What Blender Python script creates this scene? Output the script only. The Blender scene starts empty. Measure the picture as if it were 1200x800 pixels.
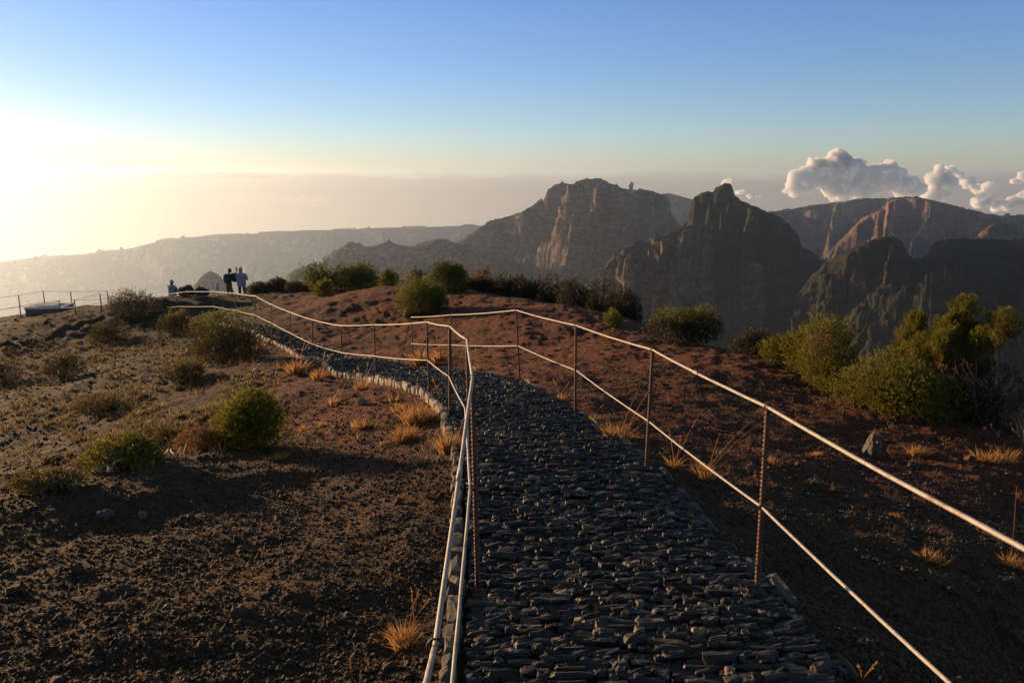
import bpy, bmesh, math, random
import numpy as np
from math import sin, cos, tan, radians, pi, sqrt, atan2
from mathutils import Vector, Matrix

random.seed(7)
rng = np.random.default_rng(7)
scene = bpy.context.scene
COL = scene.collection

# ---------------------------------------------------------------- camera frame
CH = 1.70                 # camera height above the datum
FPX = 900.0               # focal length in pixels of the 1200 px wide photograph
TH = radians(12.2)        # camera looks this far below the horizontal
CT, ST = cos(TH), sin(TH)

def P(px, py, Y):
    """world point on the ray of a photograph pixel, Y metres ahead"""
    u = (px - 600.0) / FPX; v = (400.0 - py) / FPX
    t = Y / (CT + v * ST)
    return np.array([u * t, Y, CH + t * (v * CT - ST)])

def depth_of(p):
    return p[1] * CT - (p[2] - CH) * ST

# ---------------------------------------------------------------- numpy noise
_prm = np.random.default_rng(3).permutation(256)
_prm = np.concatenate([_prm, _prm, _prm])
_g3 = np.random.default_rng(5).normal(size=(256, 3)); _g3 /= np.linalg.norm(_g3, axis=1)[:, None]

def pnoise(x, y, z=0.0):
    x = np.asarray(x, float); y = np.asarray(y, float); z = np.zeros_like(x) + z
    xi = np.floor(x).astype(int); yi = np.floor(y).astype(int); zi = np.floor(z).astype(int)
    xf, yf, zf = x - xi, y - yi, z - zi
    u = xf**3 * (xf * (xf * 6 - 15) + 10); v = yf**3 * (yf * (yf * 6 - 15) + 10); w = zf**3 * (zf * (zf * 6 - 15) + 10)
    def g(a, b, c):
        h = _prm[_prm[_prm[(xi + a) & 255] + ((yi + b) & 255)] + ((zi + c) & 255)]
        gr = _g3[h]
        return gr[..., 0] * (xf - a) + gr[..., 1] * (yf - b) + gr[..., 2] * (zf - c)
    def lerp(t, a, b): return a + t * (b - a)
    return lerp(w, lerp(v, lerp(u, g(0,0,0), g(1,0,0)), lerp(u, g(0,1,0), g(1,1,0))),
                   lerp(v, lerp(u, g(0,0,1), g(1,0,1)), lerp(u, g(0,1,1), g(1,1,1))))

def fbm(x, y, z=0.0, octv=4, gain=0.5, lac=2.03):
    s = 0; a = 1.0; f = 1.0
    for o in range(octv):
        s = s + a * pnoise(x * f + 17.3 * o, y * f - 9.1 * o, z * f + 3.7 * o); a *= gain; f *= lac
    return s

def ridged(x, y, z=0.0, octv=5, gain=0.5, lac=2.07):
    s = 0; a = 1.0; f = 1.0; prev = 1.0
    for o in range(octv):
        n = 1.0 - np.abs(pnoise(x * f + 31.7 * o, y * f + 11.1 * o, z * f)) * 2.0
        n = n * n * prev
        s = s + a * n; prev = np.clip(n * 1.6, 0, 1); a *= gain; f *= lac
    return s

def sstep(a, b, x):
    t = np.clip((x - a) / (b - a), 0, 1); return t * t * (3 - 2 * t)

# ---------------------------------------------------------------- mesh helpers
def mesh_np(name, V, F, mat=None, parent=None, smooth=True, tint=None, loc=None):
    """F: (n,k) int array or list of such arrays"""
    me = bpy.data.meshes.new(name)
    V = np.ascontiguousarray(V, np.float32)
    if not isinstance(F, (list, tuple)): F = [F]
    F = [np.asarray(f, np.int32) for f in F if len(f)]
    li = np.concatenate([f.ravel() for f in F]).astype(np.int32)
    tot = np.concatenate([np.full(len(f), f.shape[1], np.int32) for f in F])
    st = np.concatenate([[0], np.cumsum(tot)[:-1]]).astype(np.int32)
    me.vertices.add(len(V)); me.loops.add(len(li)); me.polygons.add(len(tot))
    me.vertices.foreach_set('co', V.ravel())
    me.loops.foreach_set('vertex_index', li)
    me.polygons.foreach_set('loop_start', st)
    me.polygons.foreach_set('use_smooth', np.full(len(tot), smooth, bool))
    me.update(calc_edges=True)
    if tint is not None:
        at = me.attributes.new('tint', 'FLOAT', 'POINT'); at.data.foreach_set('value', np.ascontiguousarray(tint, np.float32))
    ob = bpy.data.objects.new(name, me); COL.objects.link(ob)
    if mat: me.materials.append(mat)
    if parent: ob.parent = parent
    if loc is not None: ob.location = [float(c) for c in loc]
    return ob

def grid_faces(n, m, off=0, wrap=False):
    i = np.arange(n - 1)[:, None]; j = np.arange(m if wrap else m - 1)[None, :]
    j2 = (j + 1) % m
    a = i * m + j; b = i * m + j2; c = (i + 1) * m + j2; d = (i + 1) * m + j
    return np.stack([a, b, c, d], -1).reshape(-1, 4) + off

class MB:
    """collects pieces into one mesh"""
    def __init__(s): s.V = []; s.F = []; s.T = []; s.n = 0
    def add(s, V, F, t=0.5):
        V = np.asarray(V, float)
        for f in (F if isinstance(F, list) else [F]): s.F.append(np.asarray(f, int) + s.n)
        s.V.append(V); s.T.append(np.broadcast_to(np.asarray(t, float), (len(V),))); s.n += len(V)
        return s
    def build(s, name, mat, parent=None, smooth=True, loc=None, origin=None):
        V = np.concatenate(s.V)
        if origin is not None: V = V - np.asarray(origin)
        by = {}
        for f in s.F:
            if len(f): by.setdefault(f.shape[1], []).append(f)
        return mesh_np(name, V, [np.concatenate(v) for v in by.values()], mat, parent, smooth, np.concatenate(s.T), loc)

def tube(pts, rad, n=8, caps=True):
    pts = np.asarray(pts, float); k = len(pts)
    rad = np.broadcast_to(np.asarray(rad, float), (k,))
    T = np.gradient(pts, axis=0); T /= np.linalg.norm(T, axis=1)[:, None] + 1e-12
    ref = np.array([0, 0, 1.0]) if abs(T[0][2]) < 0.9 else np.array([1.0, 0, 0])
    V = []
    for i in range(k):
        a = np.cross(T[i], ref); a /= np.linalg.norm(a); b = np.cross(T[i], a)
        ref = -np.cross(T[i], a) if False else ref
        an = np.arange(n) * 2 * pi / n
        V.append(pts[i] + rad[i] * (np.cos(an)[:, None] * a + np.sin(an)[:, None] * b))
    V = np.concatenate(V); F = [grid_faces(k, n, wrap=True)]
    if caps:
        V = np.concatenate([V, pts[:1], pts[-1:]])
        j = np.arange(n); j2 = (j + 1) % n
        F.append(np.stack([j2, j, np.full(n, k * n)], -1)); F.append(np.stack([(k-1)*n + j, (k-1)*n + j2, np.full(n, k*n + 1)], -1))
    return V, F

def ico(sub):
    bm = bmesh.new(); bmesh.ops.create_icosphere(bm, subdivisions=sub, radius=1.0)
    V = np.array([v.co[:] for v in bm.verts]); F = np.array([[v.index for v in f.verts] for f in bm.faces]); bm.free()
    return V, F
ICO1 = ico(1); ICO2 = ico(2); ICO3 = ico(3); ICO4 = ico(4)

def box(c, s, rz=0.0):
    c = np.asarray(c, float); s = np.asarray(s, float) / 2
    V = np.array([[x, y, z] for x in (-1, 1) for y in (-1, 1) for z in (-1, 1)]) * s
    R = np.array([[cos(rz), -sin(rz), 0], [sin(rz), cos(rz), 0], [0, 0, 1]])
    F = np.array([[0,1,3,2],[4,6,7,5],[0,4,5,1],[2,3,7,6],[0,2,6,4],[1,5,7,3]])
    return V @ R.T + c, F

def tag(o, label=None, cat=None, group=None, kind=None):
    if label: o['label'] = label
    if cat: o['category'] = cat
    if group: o['group'] = group
    if kind: o['kind'] = kind
    return o
def empty(name, loc, label, cat, group=None):
    o = bpy.data.objects.new(name, None); COL.objects.link(o); o.location = [float(c) for c in loc]; o.empty_display_size = 0.2
    return tag(o, label, cat, group)

# ---------------------------------------------------------------- materials
def new_mat(name):
    m = bpy.data.materials.new(name); m.use_nodes = True
    nt = m.node_tree; nt.nodes.clear()
    out = nt.nodes.new('ShaderNodeOutputMaterial'); b = nt.nodes.new('ShaderNodeBsdfPrincipled')
    nt.links.new(b.outputs[0], out.inputs[0])
    return m, nt, b, out
def ramp(nt, fac, stops):
    r = nt.nodes.new('ShaderNodeValToRGB'); nt.links.new(fac, r.inputs[0])
    e = r.color_ramp.elements
    while len(e) < len(stops): e.new(0.5)
    for el, (p, c) in zip(e, stops): el.position = p; el.color = (*c, 1)
    return r.outputs[0]
def noise(nt, scale, detail=4, rough=0.55, vec=None, dist=0.0):
    n = nt.nodes.new('ShaderNodeTexNoise'); n.inputs['Scale'].default_value = scale; n.inputs['Detail'].default_value = detail
    n.inputs['Roughness'].default_value = rough; n.inputs['Distortion'].default_value = dist
    if vec: nt.links.new(vec, n.inputs['Vector'])
    return n.outputs[0]
def coords(nt):
    g = nt.nodes.new('ShaderNodeNewGeometry'); return g.outputs['Position']
def attr(nt, name='tint'):
    a = nt.nodes.new('ShaderNodeAttribute'); a.attribute_name = name; return a.outputs['Fac']
def mixc(nt, f, a, b, blend='MIX'):
    m = nt.nodes.new('ShaderNodeMix'); m.data_type = 'RGBA'; m.blend_type = blend
    for s, v in ((m.inputs[0], f), (m.inputs[6], a), (m.inputs[7], b)):
        if hasattr(v, 'is_output'): nt.links.new(v, s)
        else: s.default_value = v if not isinstance(v, tuple) else (*v, 1)
    return m.outputs[2]
def math_(nt, op, a, b=0.0, c=0.0):
    m = nt.nodes.new('ShaderNodeMath'); m.operation = op
    for s, v in zip(m.inputs, (a, b, c)):
        if hasattr(v, 'is_output'): nt.links.new(v, s)
        else: s.default_value = v
    return m.outputs[0]
def bump(nt, b, h, dist, strength=1.0):
    n = nt.nodes.new('ShaderNodeBump'); n.inputs['Distance'].default_value = dist; n.inputs['Strength'].default_value = strength
    nt.links.new(h, n.inputs['Height']); nt.links.new(n.outputs[0], b.inputs['Normal'])

def simple(name, stops, scale=20, rough=0.8, metal=0.0, bmp=0.0, bscale=60, use_tint=False):
    m, nt, b, _ = new_mat(name)
    f = attr(nt) if use_tint else noise(nt, scale, 5, 0.6, coords(nt))
    nt.links.new(ramp(nt, f, stops), b.inputs['Base Color'])
    b.inputs['Roughness'].default_value = rough; b.inputs['Metallic'].default_value = metal
    if bmp: bump(nt, b, noise(nt, bscale, 4, 0.6, coords(nt)), bmp)
    return m

def leafmat(name, stops, trans=0.4, rough=0.6):
    m, nt, b, out = new_mat(name)
    c = ramp(nt, attr(nt), stops)
    nt.links.new(c, b.inputs['Base Color']); b.inputs['Roughness'].default_value = rough
    b.inputs['Specular IOR Level'].default_value = 0.25
    t = nt.nodes.new('ShaderNodeBsdfTranslucent'); nt.links.new(c, t.inputs[0])
    mx = nt.nodes.new('ShaderNodeMixShader'); mx.inputs[0].default_value = trans
    nt.links.new(b.outputs[0], mx.inputs[1]); nt.links.new(t.outputs[0], mx.inputs[2]); nt.links.new(mx.outputs[0], out.inputs[0])
    return m

M = {}
# cinder ground: dark brown scoria, redder earth on the saddle
m, nt, b, _ = new_mat('cinder_ground'); co = coords(nt)
base = ramp(nt, noise(nt, 26, 6, 0.7, co), [(0.30, (.036, .018, .007)), (0.5, (.084, .046, .020)), (0.72, (.14, .078, .036))])
red = ramp(nt, noise(nt, 20, 6, 0.7, co), [(0.30, (.055, .017, .008)), (0.5, (.135, .040, .017)), (0.72, (.21, .068, .028))])
patch = noise(nt, 0.9, 4, 0.6, co)
f = math_(nt, 'MULTIPLY', attr(nt, 'red'), math_(nt, 'MULTIPLY_ADD', patch, 2.4, -0.30)); f = math_(nt, 'MAXIMUM', math_(nt, 'MINIMUM', f, 1.0), 0.0)
c = mixc(nt, f, base, red)
c = mixc(nt, ramp(nt, noise(nt, 1.7, 5, 0.6, co), [(0.45, (0, 0, 0)), (0.7, (1, 1, 1))]), c, mixc(nt, 0.5, c, (.085, .050, .024)))
sc_ = ramp(nt, noise(nt, 7, 7, .72, co), [(.35, (.020, .013, .005)), (.55, (.042, .027, .010)), (.75, (.080, .052, .020))])
c = mixc(nt, attr(nt, 'scrub'), c, sc_)
nt.links.new(c, b.inputs['Base Color']); b.inputs['Roughness'].default_value = 0.95; b.inputs['Specular IOR Level'].default_value = 0.2
vo = nt.nodes.new('ShaderNodeTexVoronoi'); vo.inputs['Scale'].default_value = 55; nt.links.new(co, vo.inputs['Vector'])
h = math_(nt, 'ADD', math_(nt, 'MULTIPLY', vo.outputs['Distance'], -0.6), noise(nt, 22, 6, 0.75, co))
bump(nt, b, h, 0.030, 0.9)
M['ground'] = m

def stone_mat(name, stops, rough=0.85, bmp=0.004, bs=70, spec=0.3):
    m, nt, b, _ = new_mat(name); co = coords(nt)
    c = ramp(nt, attr(nt), stops)
    c = mixc(nt, math_(nt, 'MULTIPLY', noise(nt, 40, 5, 0.65, co), 0.9), c, (.03, .024, .02))
    nt.links.new(c, b.inputs['Base Color']); b.inputs['Roughness'].default_value = rough; b.inputs['Specular IOR Level'].default_value = spec
    bump(nt, b, noise(nt, bs, 5, 0.65, co), bmp)
    return m
M['gravel'] = stone_mat('cinder_stones', [(0, (.032, .016, .007)), (.5, (.084, .046, .021)), (.9, (.145, .082, .041)), (.985, (.19, .14, .095)), (1, (.32, .27, .21))])
M['redgravel'] = stone_mat('red_cinder_stones', [(0, (.035, .014, .009)), (.5, (.09, .036, .019)), (.9, (.15, .065, .035)), (1, (.28, .22, .17))])
M['cobble'] = stone_mat('basalt_cobbles', [(0, (.009, .0066, .0040)), (.6, (.023, .0168, .0102)), (.92, (.062, .046, .030)), (.955, (.24, .165, .10)), (1, (.50, .34, .20))], 0.6, 0.004, 60, 0.5)
M['kerb'] = stone_mat('kerb_stones', [(0, (.11, .09, .07)), (.6, (.22, .18, .135)), (1, (.58, .47, .34))], 0.85, 0.008, 30)
M['rock'] = stone_mat('boulder_rock', [(0, (.05, .042, .036)), (.5, (.13, .105, .08)), (1, (.34, .29, .23))], 0.9, 0.02, 14)
m, nt, b, _ = new_mat('path_bed'); co = coords(nt); sy = nt.nodes.new('ShaderNodeSeparateXYZ'); nt.links.new(co, sy.inputs[0])
fy = nt.nodes.new('ShaderNodeMapRange'); fy.inputs[1].default_value = 11.5; fy.inputs[2].default_value = 16; nt.links.new(sy.outputs['Y'], fy.inputs[0])
nz = noise(nt, 40, 5, .6, co); nt.links.new(mixc(nt, fy.outputs[0], ramp(nt, nz, [(.3, (.008, .006, .004)), (.7, (.024, .017, .011))]), ramp(nt, nz, [(.3, (.035, .019, .010)), (.7, (.095, .052, .028))])), b.inputs['Base Color']); b.inputs['Roughness'].default_value = .95; bump(nt, b, nz, .02); M['bed'] = m
M['rail'] = simple('weathered_white_rail', [(.3, (.24, .205, .165)), (.5, (.33, .285, .23)), (.75, (.40, .35, .29))], 30, 0.55, 0.0, 0.0006, 150)
m = M['rail']; nt = m.node_tree; bb = nt.nodes['Principled BSDF']; lk = bb.inputs['Base Color'].links[0].from_socket; co = coords(nt)
st = ramp(nt, noise(nt, 9, 8, .72, co), [(.56, (0, 0, 0)), (.66, (1, 1, 1))]); nt.links.new(mixc(nt, st, lk, (.15, .075, .04)), bb.inputs['Base Color'])
M['rust'] = simple('rusty_rebar', [(.3, (.045, .022, .014)), (.5, (.11, .048, .026)), (.75, (.22, .095, .045))], 60, 0.75, 0.3, 0.0015, 200)
M['wire'] = simple('dark_tie_wire', [(.3, (.02, .018, .016)), (.7, (.06, .045, .035))], 60, 0.6, 0.5)
M['wood'] = simple('grey_wood', [(.3, (.16, .13, .10)), (.7, (.32, .27, .21))], 15, 0.85, bmp=0.004)
M['bark'] = simple('heath_bark', [(.3, (.06, .045, .033)), (.7, (.17, .13, .095))], 25, 0.9, bmp=0.004, bscale=50)
M['tank'] = simple('slab_timber', [(.3, (.09, .075, .06)), (.7, (.18, .15, .12))], 6, 0.9, bmp=0.01, bscale=20)
M['tanktop'] = simple('slab_top', [(.3, (.38, .37, .36)), (.7, (.52, .51, .50))], 6, 0.7)
M['leaf_green'] = leafmat('heath_leaf', [(0, (.030, .042, .006)), (.5, (.085, .098, .013)), (1, (.18, .17, .028))])
M['leaf_yellow'] = leafmat('broom_leaf', [(0, (.045, .048, .006)), (.5, (.14, .130, .015)), (1, (.27, .225, .035))])
M['leaf_dark'] = leafmat('dark_heath_leaf', [(0, (.022, .019, .011)), (.5, (.058, .050, .028)), (1, (.13, .10, .050))], 0.3)
M['leaf_olive'] = leafmat('olive_leaf', [(0, (.022, .020, .007)), (.5, (.060, .050, .016)), (1, (.13, .10, .036))])
M['leaf_rust'] = leafmat('dry_heath_leaf', [(0, (.07, .035, .018)), (.5, (.19, .095, .040)), (1, (.34, .19, .085))])
M['straw'] = leafmat('straw_grass', [(0, (.20, .090, .025)), (.5, (.46, .24, .075)), (1, (.62, .38, .15))], 0.5)
M['palestraw'] = leafmat('pale_straw_grass', [(0, (.07, .052, .018)), (.5, (.17, .12, .045)), (1, (.30, .22, .095))], 0.4)
M['greygreen'] = leafmat('grey_green_grass', [(0, (.05, .055, .035)), (.5, (.10, .105, .065)), (1, (.19, .18, .12))], 0.3)
# mountains: scrub on the gentler slopes, bare rock where steep
m, nt, b, _ = new_mat('mountain_rock'); co = coords(nt)
g = nt.nodes.new('ShaderNodeNewGeometry'); sx = nt.nodes.new('ShaderNodeSeparateXYZ'); nt.links.new(g.outputs['Normal'], sx.inputs[0])
n1 = noise(nt, 0.012, 8, 0.62, co); vz = nt.nodes.new('ShaderNodeVectorMath'); vz.operation = 'MULTIPLY'; vz.inputs[1].default_value = (.6, .6, 2.6); nt.links.new(co, vz.inputs[0]); n2 = noise(nt, 0.05, 8, 0.68, vz.outputs[0])
steep = math_(nt, 'SUBTRACT', 1.0, math_(nt, 'ABSOLUTE', sx.outputs['Z']))
f = math_(nt, 'ADD', steep, math_(nt, 'MULTIPLY', math_(nt, 'SUBTRACT', n1, 0.5), 1.5))
f = ramp(nt, f, [(.50, (0, 0, 0)), (.64, (1, 1, 1))])
rock = ramp(nt, n2, [(.3, (.050, .038, .030)), (.5, (.125, .090, .062)), (.7, (.27, .19, .12))])
veg = ramp(nt, n2, [(.3, (.009, .013, .008)), (.55, (.026, .031, .015)), (.75, (.065, .062, .027))])
nt.links.new(mixc(nt, f, veg, rock), b.inputs['Base Color']); b.inputs['Roughness'].default_value = 0.95; b.inputs['Specular IOR Level'].default_value = 0.1
bump(nt, b, noise(nt, 0.10, 8, 0.7, co), 6.0, 1.0)
M['mount'] = m
bump_mountain = True
m, nt, b, _ = new_mat('red_mountain_rock'); co = coords(nt)
n1 = noise(nt, 0.010, 8, 0.62, co); vz = nt.nodes.new('ShaderNodeVectorMath'); vz.operation = 'MULTIPLY'; vz.inputs[1].default_value = (.6, .6, 2.6); nt.links.new(co, vz.inputs[0]); n2 = noise(nt, 0.05, 8, 0.68, vz.outputs[0])
rock = ramp(nt, n2, [(.3, (.075, .040, .027)), (.5, (.18, .092, .055)), (.7, (.28, .16, .095))])
veg = ramp(nt, n2, [(.3, (.020, .024, .012)), (.75, (.080, .070, .030))])
nt.links.new(mixc(nt, ramp(nt, n1, [(.44, (0, 0, 0)), (.54, (1, 1, 1))]), veg, rock), b.inputs['Base Color']); b.inputs['Roughness'].default_value = 0.95
bump(nt, b, noise(nt, 0.10, 8, 0.7, co), 6.0, 1.0)
M['redmount'] = m
m, nt, b, _ = new_mat('forest_rock_painted_shade'); co = coords(nt)  # darker rock and scrub, shade on the two near ridges put into the colour
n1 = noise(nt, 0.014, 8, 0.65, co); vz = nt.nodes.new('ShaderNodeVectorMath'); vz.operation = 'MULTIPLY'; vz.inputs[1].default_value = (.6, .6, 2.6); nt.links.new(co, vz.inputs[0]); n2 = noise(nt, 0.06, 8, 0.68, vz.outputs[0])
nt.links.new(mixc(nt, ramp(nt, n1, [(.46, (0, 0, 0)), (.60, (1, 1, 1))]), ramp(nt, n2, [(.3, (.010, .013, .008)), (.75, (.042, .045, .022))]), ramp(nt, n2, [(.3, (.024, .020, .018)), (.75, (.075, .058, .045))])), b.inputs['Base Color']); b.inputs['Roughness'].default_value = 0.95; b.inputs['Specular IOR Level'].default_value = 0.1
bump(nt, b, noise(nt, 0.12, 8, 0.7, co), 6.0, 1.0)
M['shademount'] = m

# ---------------------------------------------------------------- terrain surface
ctl = []
for (px, py, Y) in [
    (545,800,2.66),(985,800,2.66),(760,800,2.66),(890,693,3.5),(560,693,3.62),(700,693,3.55),(763,552,5.79),(675,485,8.2),(607,447,11),
    (527,485,8.2),(501,462,10.1),(548,537,5.9),
    (0,800,2.7),(250,800,2.68),(450,800,2.68),(0,690,3.55),(250,690,3.6),(450,690,3.6),(0,582,5.2),(100,557,5.9),(200,537,6.7),
    (295,524,7.7),(400,520,7.6),(450,500,8.1),(480,545,6.1),(400,590,5.2),(250,600,5.0),(100,620,4.6),
    (0,560,10.5),(0,480,17),(0,400,27),(0,376,33),(125,360,33),(70,364,33),(150,480,14),(150,420,22),(250,470,12.5),(250,420,18),
    (330,455,12),(330,420,16),(100,520,11.5),(200,500,10.8),
    (180,352,30),(230,347,33),(281,348,36),(330,338,39),(440,325,42),(400,345,33),(400,380,23),(441,447,13),(366,424,17),(400,440,14.2),
    (340,408,19.5),(299,388,22.5),(250,375,27),(200,371,29),
    (482,420,16.3),(528,432,14),(500,380,22),(560,350,30),(650,365,26),(745,378,22),(700,400,17),(620,400,17.5),(800,400,16.5),(850,412,14.5),
    (900,430,12.3),(1000,520,8.1),(1100,600,5.8),(1200,700,4.3),(1200,800,3.5),(1200,560,7.2),(1100,485,10.3),(950,470,9.8),(1200,500,9.5),
    (1000,700,3.95),(1000,600,5.5)]:
    ctl.append(P(px, py, Y))
for (x, y, z) in [(-7,8,-4.9),(-5,9.6,-4.1),(-9,10,-5.3),(14,16,-9),(10,20,-9),(4,30,-9),(8,26,-10),(0,38,-9.5),(-2,48,-13),(-15,58,-15),
    (-30,45,-14),(-35,30,-14),(-20,15,-8),(-12,6,-5.4),(-20,3,-9),(-7,2,-3.2),(-12,-5,-5),(0,-5,-1.25),(0,-12,-1.0),(6,-5,-2.7),(14,-5,-7),
    (14,5,-8.5),(9.5,7,-4.9),(7,1,-4.2),(-6,-12,-3),(0,0,-1.72),(3,0,-2.5),(-3,0,-1.95),(24,10,-17),(20,30,-18),(-30,-20,-18),(25,-20,-18)]:
    ctl.append(np.array([x, y, z + CH]))
ctl = np.array(ctl)
def _U(r2): return 0.5 * r2 * np.log(r2 + 1e-9)
def _fit():
    n = len(ctl); X = ctl[:, :2]
    K = _U(((X[:, None] - X[None]) ** 2).sum(-1)) + np.eye(n) * 0.06
    Pm = np.c_[np.ones(n), X]
    A = np.zeros((n + 3, n + 3)); A[:n, :n] = K; A[:n, n:] = Pm; A[n:, :n] = Pm.T
    return np.linalg.solve(A, np.r_[ctl[:, 2], 0, 0, 0])
_w = _fit()
R0 = 46.0
def base_h(x, y):
    x = np.asarray(x, float); y = np.asarray(y, float); sh = x.shape; x = x.ravel(); y = y.ravel()
    cx, cy = -4.0, 14.0
    r = np.hypot(x - cx, y - cy); k = np.minimum(1, R0 / np.maximum(r, 1e-6))
    xc = cx + (x - cx) * k; yc = cy + (y - cy) * k
    out = np.empty(len(x))
    for i in range(0, len(x), 60000):
        s = slice(i, i + 60000)
        d = (xc[s, None] - ctl[None, :, 0]) ** 2 + (yc[s, None] - ctl[None, :, 1]) ** 2
        out[s] = _U(d) @ _w[:len(ctl)] + _w[-3] + _w[-2] * xc[s] + _w[-1] * yc[s]
    e = np.maximum(r - R0, 0)
    out = np.where(e > 0, np.maximum(out, -40) - 0.72 * e - 3, out) if False else out - 0.72 * e
    return out.reshape(sh)

# path edges (metres) as functions of y, both monotone
LY = np.array([-3, 2.66, 3.7, 5.9, 8.2, 10.1, 13, 14.2, 17, 19.5, 22.5, 27.5]); LX = np.array([-.15, -.20, -.24, -.40, -.72, -1.18, -2.42, -3.3, -4.6, -5.9, -7.8, -11.2])
RY = np.array([-3, 2.66, 3.7, 5.79, 8.2, 11, 13.8, 15.4, 17.6, 19.8, 22.2, 27.3]);  RX = np.array([1.34, 1.33, 1.32, 1.15, .74, .12, -1.1, -2.2, -3.6, -5.0, -6.8, -10.5])
def path_uv(s, t):
    """s in 0..11 station, t 0..1 from the near-hand edge to the other"""
    k = np.arange(len(LY))
    return (np.interp(s, k, LX) * (1 - t) + np.interp(s, k, RX) * t, np.interp(s, k, LY) * (1 - t) + np.interp(s, k, RY) * t)
def path_in(x, y):
    """distance inside the path (m, positive inside)"""
    return np.minimum(x - np.interp(y, LY, LX), np.interp(y, RY, RX) - x) - 100 * (y > 28)
def detail_h(x, y):
    r = np.hypot(x, y)
    n = 0.085 * fbm(x * .55, y * .55, 1.1, 3) + 0.045 * fbm(x * 2.1, y * 2.1, 4.2, 3) + 0.016 * fbm(x * 7, y * 7, 9.2, 3, .6)
    n = n + 0.014 * np.abs(pnoise(x * 26, y * 26, 2.2)) + 0.008 * pnoise(x * 60, y * 60, 7.7) * (r < 16)
    n = n + (0.07 * fbm(x * .9, y * .9, 8.8, 4, .6) + .035 * fbm(x * 4, y * 4, 2.8, 4, .65)) * sstep(8, 15, r) + 0.22 * fbm(x * .2, y * .2, 3.3, 3) * sstep(18, 34, r)
    return n
def H(x, y):
    x = np.asarray(x, float); y = np.asarray(y, float)
    pin = path_in(x, y); k = sstep(-0.35, 0.0, pin)
    h = base_h(x, y) + detail_h(x, y) * (1 - k * 0.97)
    return h - 0.07 * sstep(-0.04, 0.06, pin)
def h1(x, y): return float(H(np.array([x]), np.array([y]))[0])
def b1(x, y): return float(base_h(np.array([x]), np.array([y]))[0])
_T = np.exp(np.linspace(np.log(1.5), np.log(60), 900))
def hit(px, py):
    """where the pixel's ray meets the ground"""
    u = (px - 600.0) / FPX; v = (400.0 - py) / FPX
    d = np.array([u, CT + v * ST, v * CT - ST])
    z = CH + _T * d[2]; h = H(_T * d[0], _T * d[1])
    k = np.where(z < h)[0]
    if len(k) == 0: return None
    t = _T[k[0]]; return np.array([t * d[0], t * d[1], h1(t * d[0], t * d[1])])

def red_mask(x, y):
    m = 1.25 * sstep(5.5, 9.5, y + 0.35 * x) * sstep(-9, -4, x + 0.15 * (y - 12)) * (1 - sstep(30, 40, y))
    m2 = 0.75 * sstep(5.0, 8, y) * sstep(-4.5, -2, x)
    return np.clip(np.maximum(m, m2), 0, 1) * (0.95 + 0.5 * fbm(x * .5, y * .5, 5.5, 3))

def build_terrain():
    r = np.concatenate([[0.02, .5, 1.0, 1.5], np.exp(np.linspace(np.log(1.9), np.log(16), 520)), np.exp(np.linspace(np.log(16.15), np.log(75), 260)), np.exp(np.linspace(np.log(78), np.log(1600), 60))])
    a1 = np.linspace(-47, 47, 820); a2 = np.linspace(47, 313, 180)[1:-1]
    az = np.radians(np.concatenate([a1, a2])); n, mm = len(r), len(az)
    R, A = np.meshgrid(r, az, indexing='ij')
    X = R * np.sin(A); Y = R * np.cos(A)
    Z = H(X, Y)
    far = sstep(70, 200, R); Z = Z + far * 60 * fbm(X / 180, Y / 180, .5, 4)
    Z = np.maximum(Z, -1080 + 0 * R)
    V = np.stack([X, Y, Z], -1).reshape(-1, 3)
    o = mesh_np('ground', V, grid_faces(n, mm, wrap=True)[:, ::-1], M['ground'])
    a = o.data.attributes.new('red', 'FLOAT', 'POINT'); a.data.foreach_set('value', red_mask(X, Y).ravel().astype(np.float32))
    sm = sstep(6.2, 9, Y - .25 * X) * sstep(-1.5, -5.0, X + .25 * (Y - 8)) * np.clip(.85 + .5 * fbm(X * .6, Y * .6, 1.5, 3), 0, 1)
    a = o.data.attributes.new('scrub', 'FLOAT', 'POINT'); a.data.foreach_set('value', sm.ravel().astype(np.float32))
    tag(o, 'dark brown volcanic cinder ground of the ridge top with redder earth on the saddle', 'ground', kind='structure')
build_terrain()

# loose cinder stones
def stones(n, rmin, rmax, smin, smax, seed, azr=43, basem=ICO1):
    g = np.random.default_rng(seed)
    r = np.exp(g.uniform(np.log(rmin), np.log(rmax), n)); a = np.radians(g.uniform(-azr, azr, n))
    x = r * np.sin(a); y = r * np.cos(a)
    k = path_in(x, y) < -0.03; x, y, r = x[k], y[k], r[k]; n = len(x)
    dens = fbm(x * 1.3, y * 1.3, 6.1, 3); k = g.uniform(-.9, .5, n) < dens + .25; x, y, r = x[k], y[k], r[k]; n = len(x)
    z = H(x, y)
    s = smin + (smax - smin) * g.power(0.22, n) ; s = s * (0.75 + 0.25 * np.sqrt(r / rmin))
    BV, BF = basem; nv = len(BV)
    q = g.normal(size=(n, 3, 3)); Q, _ = np.linalg.qr(q)
    V = BV[None] * (1 + g.uniform(-.28, .28, (n, nv, 1)))
    V = V * g.uniform(.55, 1.1, (n, 1, 3)); V = np.einsum('nij,nkj->nki', Q, V) * s[:, None, None]
    V += np.stack([x, y, z + s * 0.15], -1)[:, None]
    F = (BF[None] + (np.arange(n) * nv)[:, None, None]).reshape(-1, 3)
    t = np.repeat(g.uniform(0, 1, n), nv)
    return V.reshape(-1, 3), F, t, np.repeat(red_mask(x, y) + g.uniform(-.2, .2, n) > .45, nv), n
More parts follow.
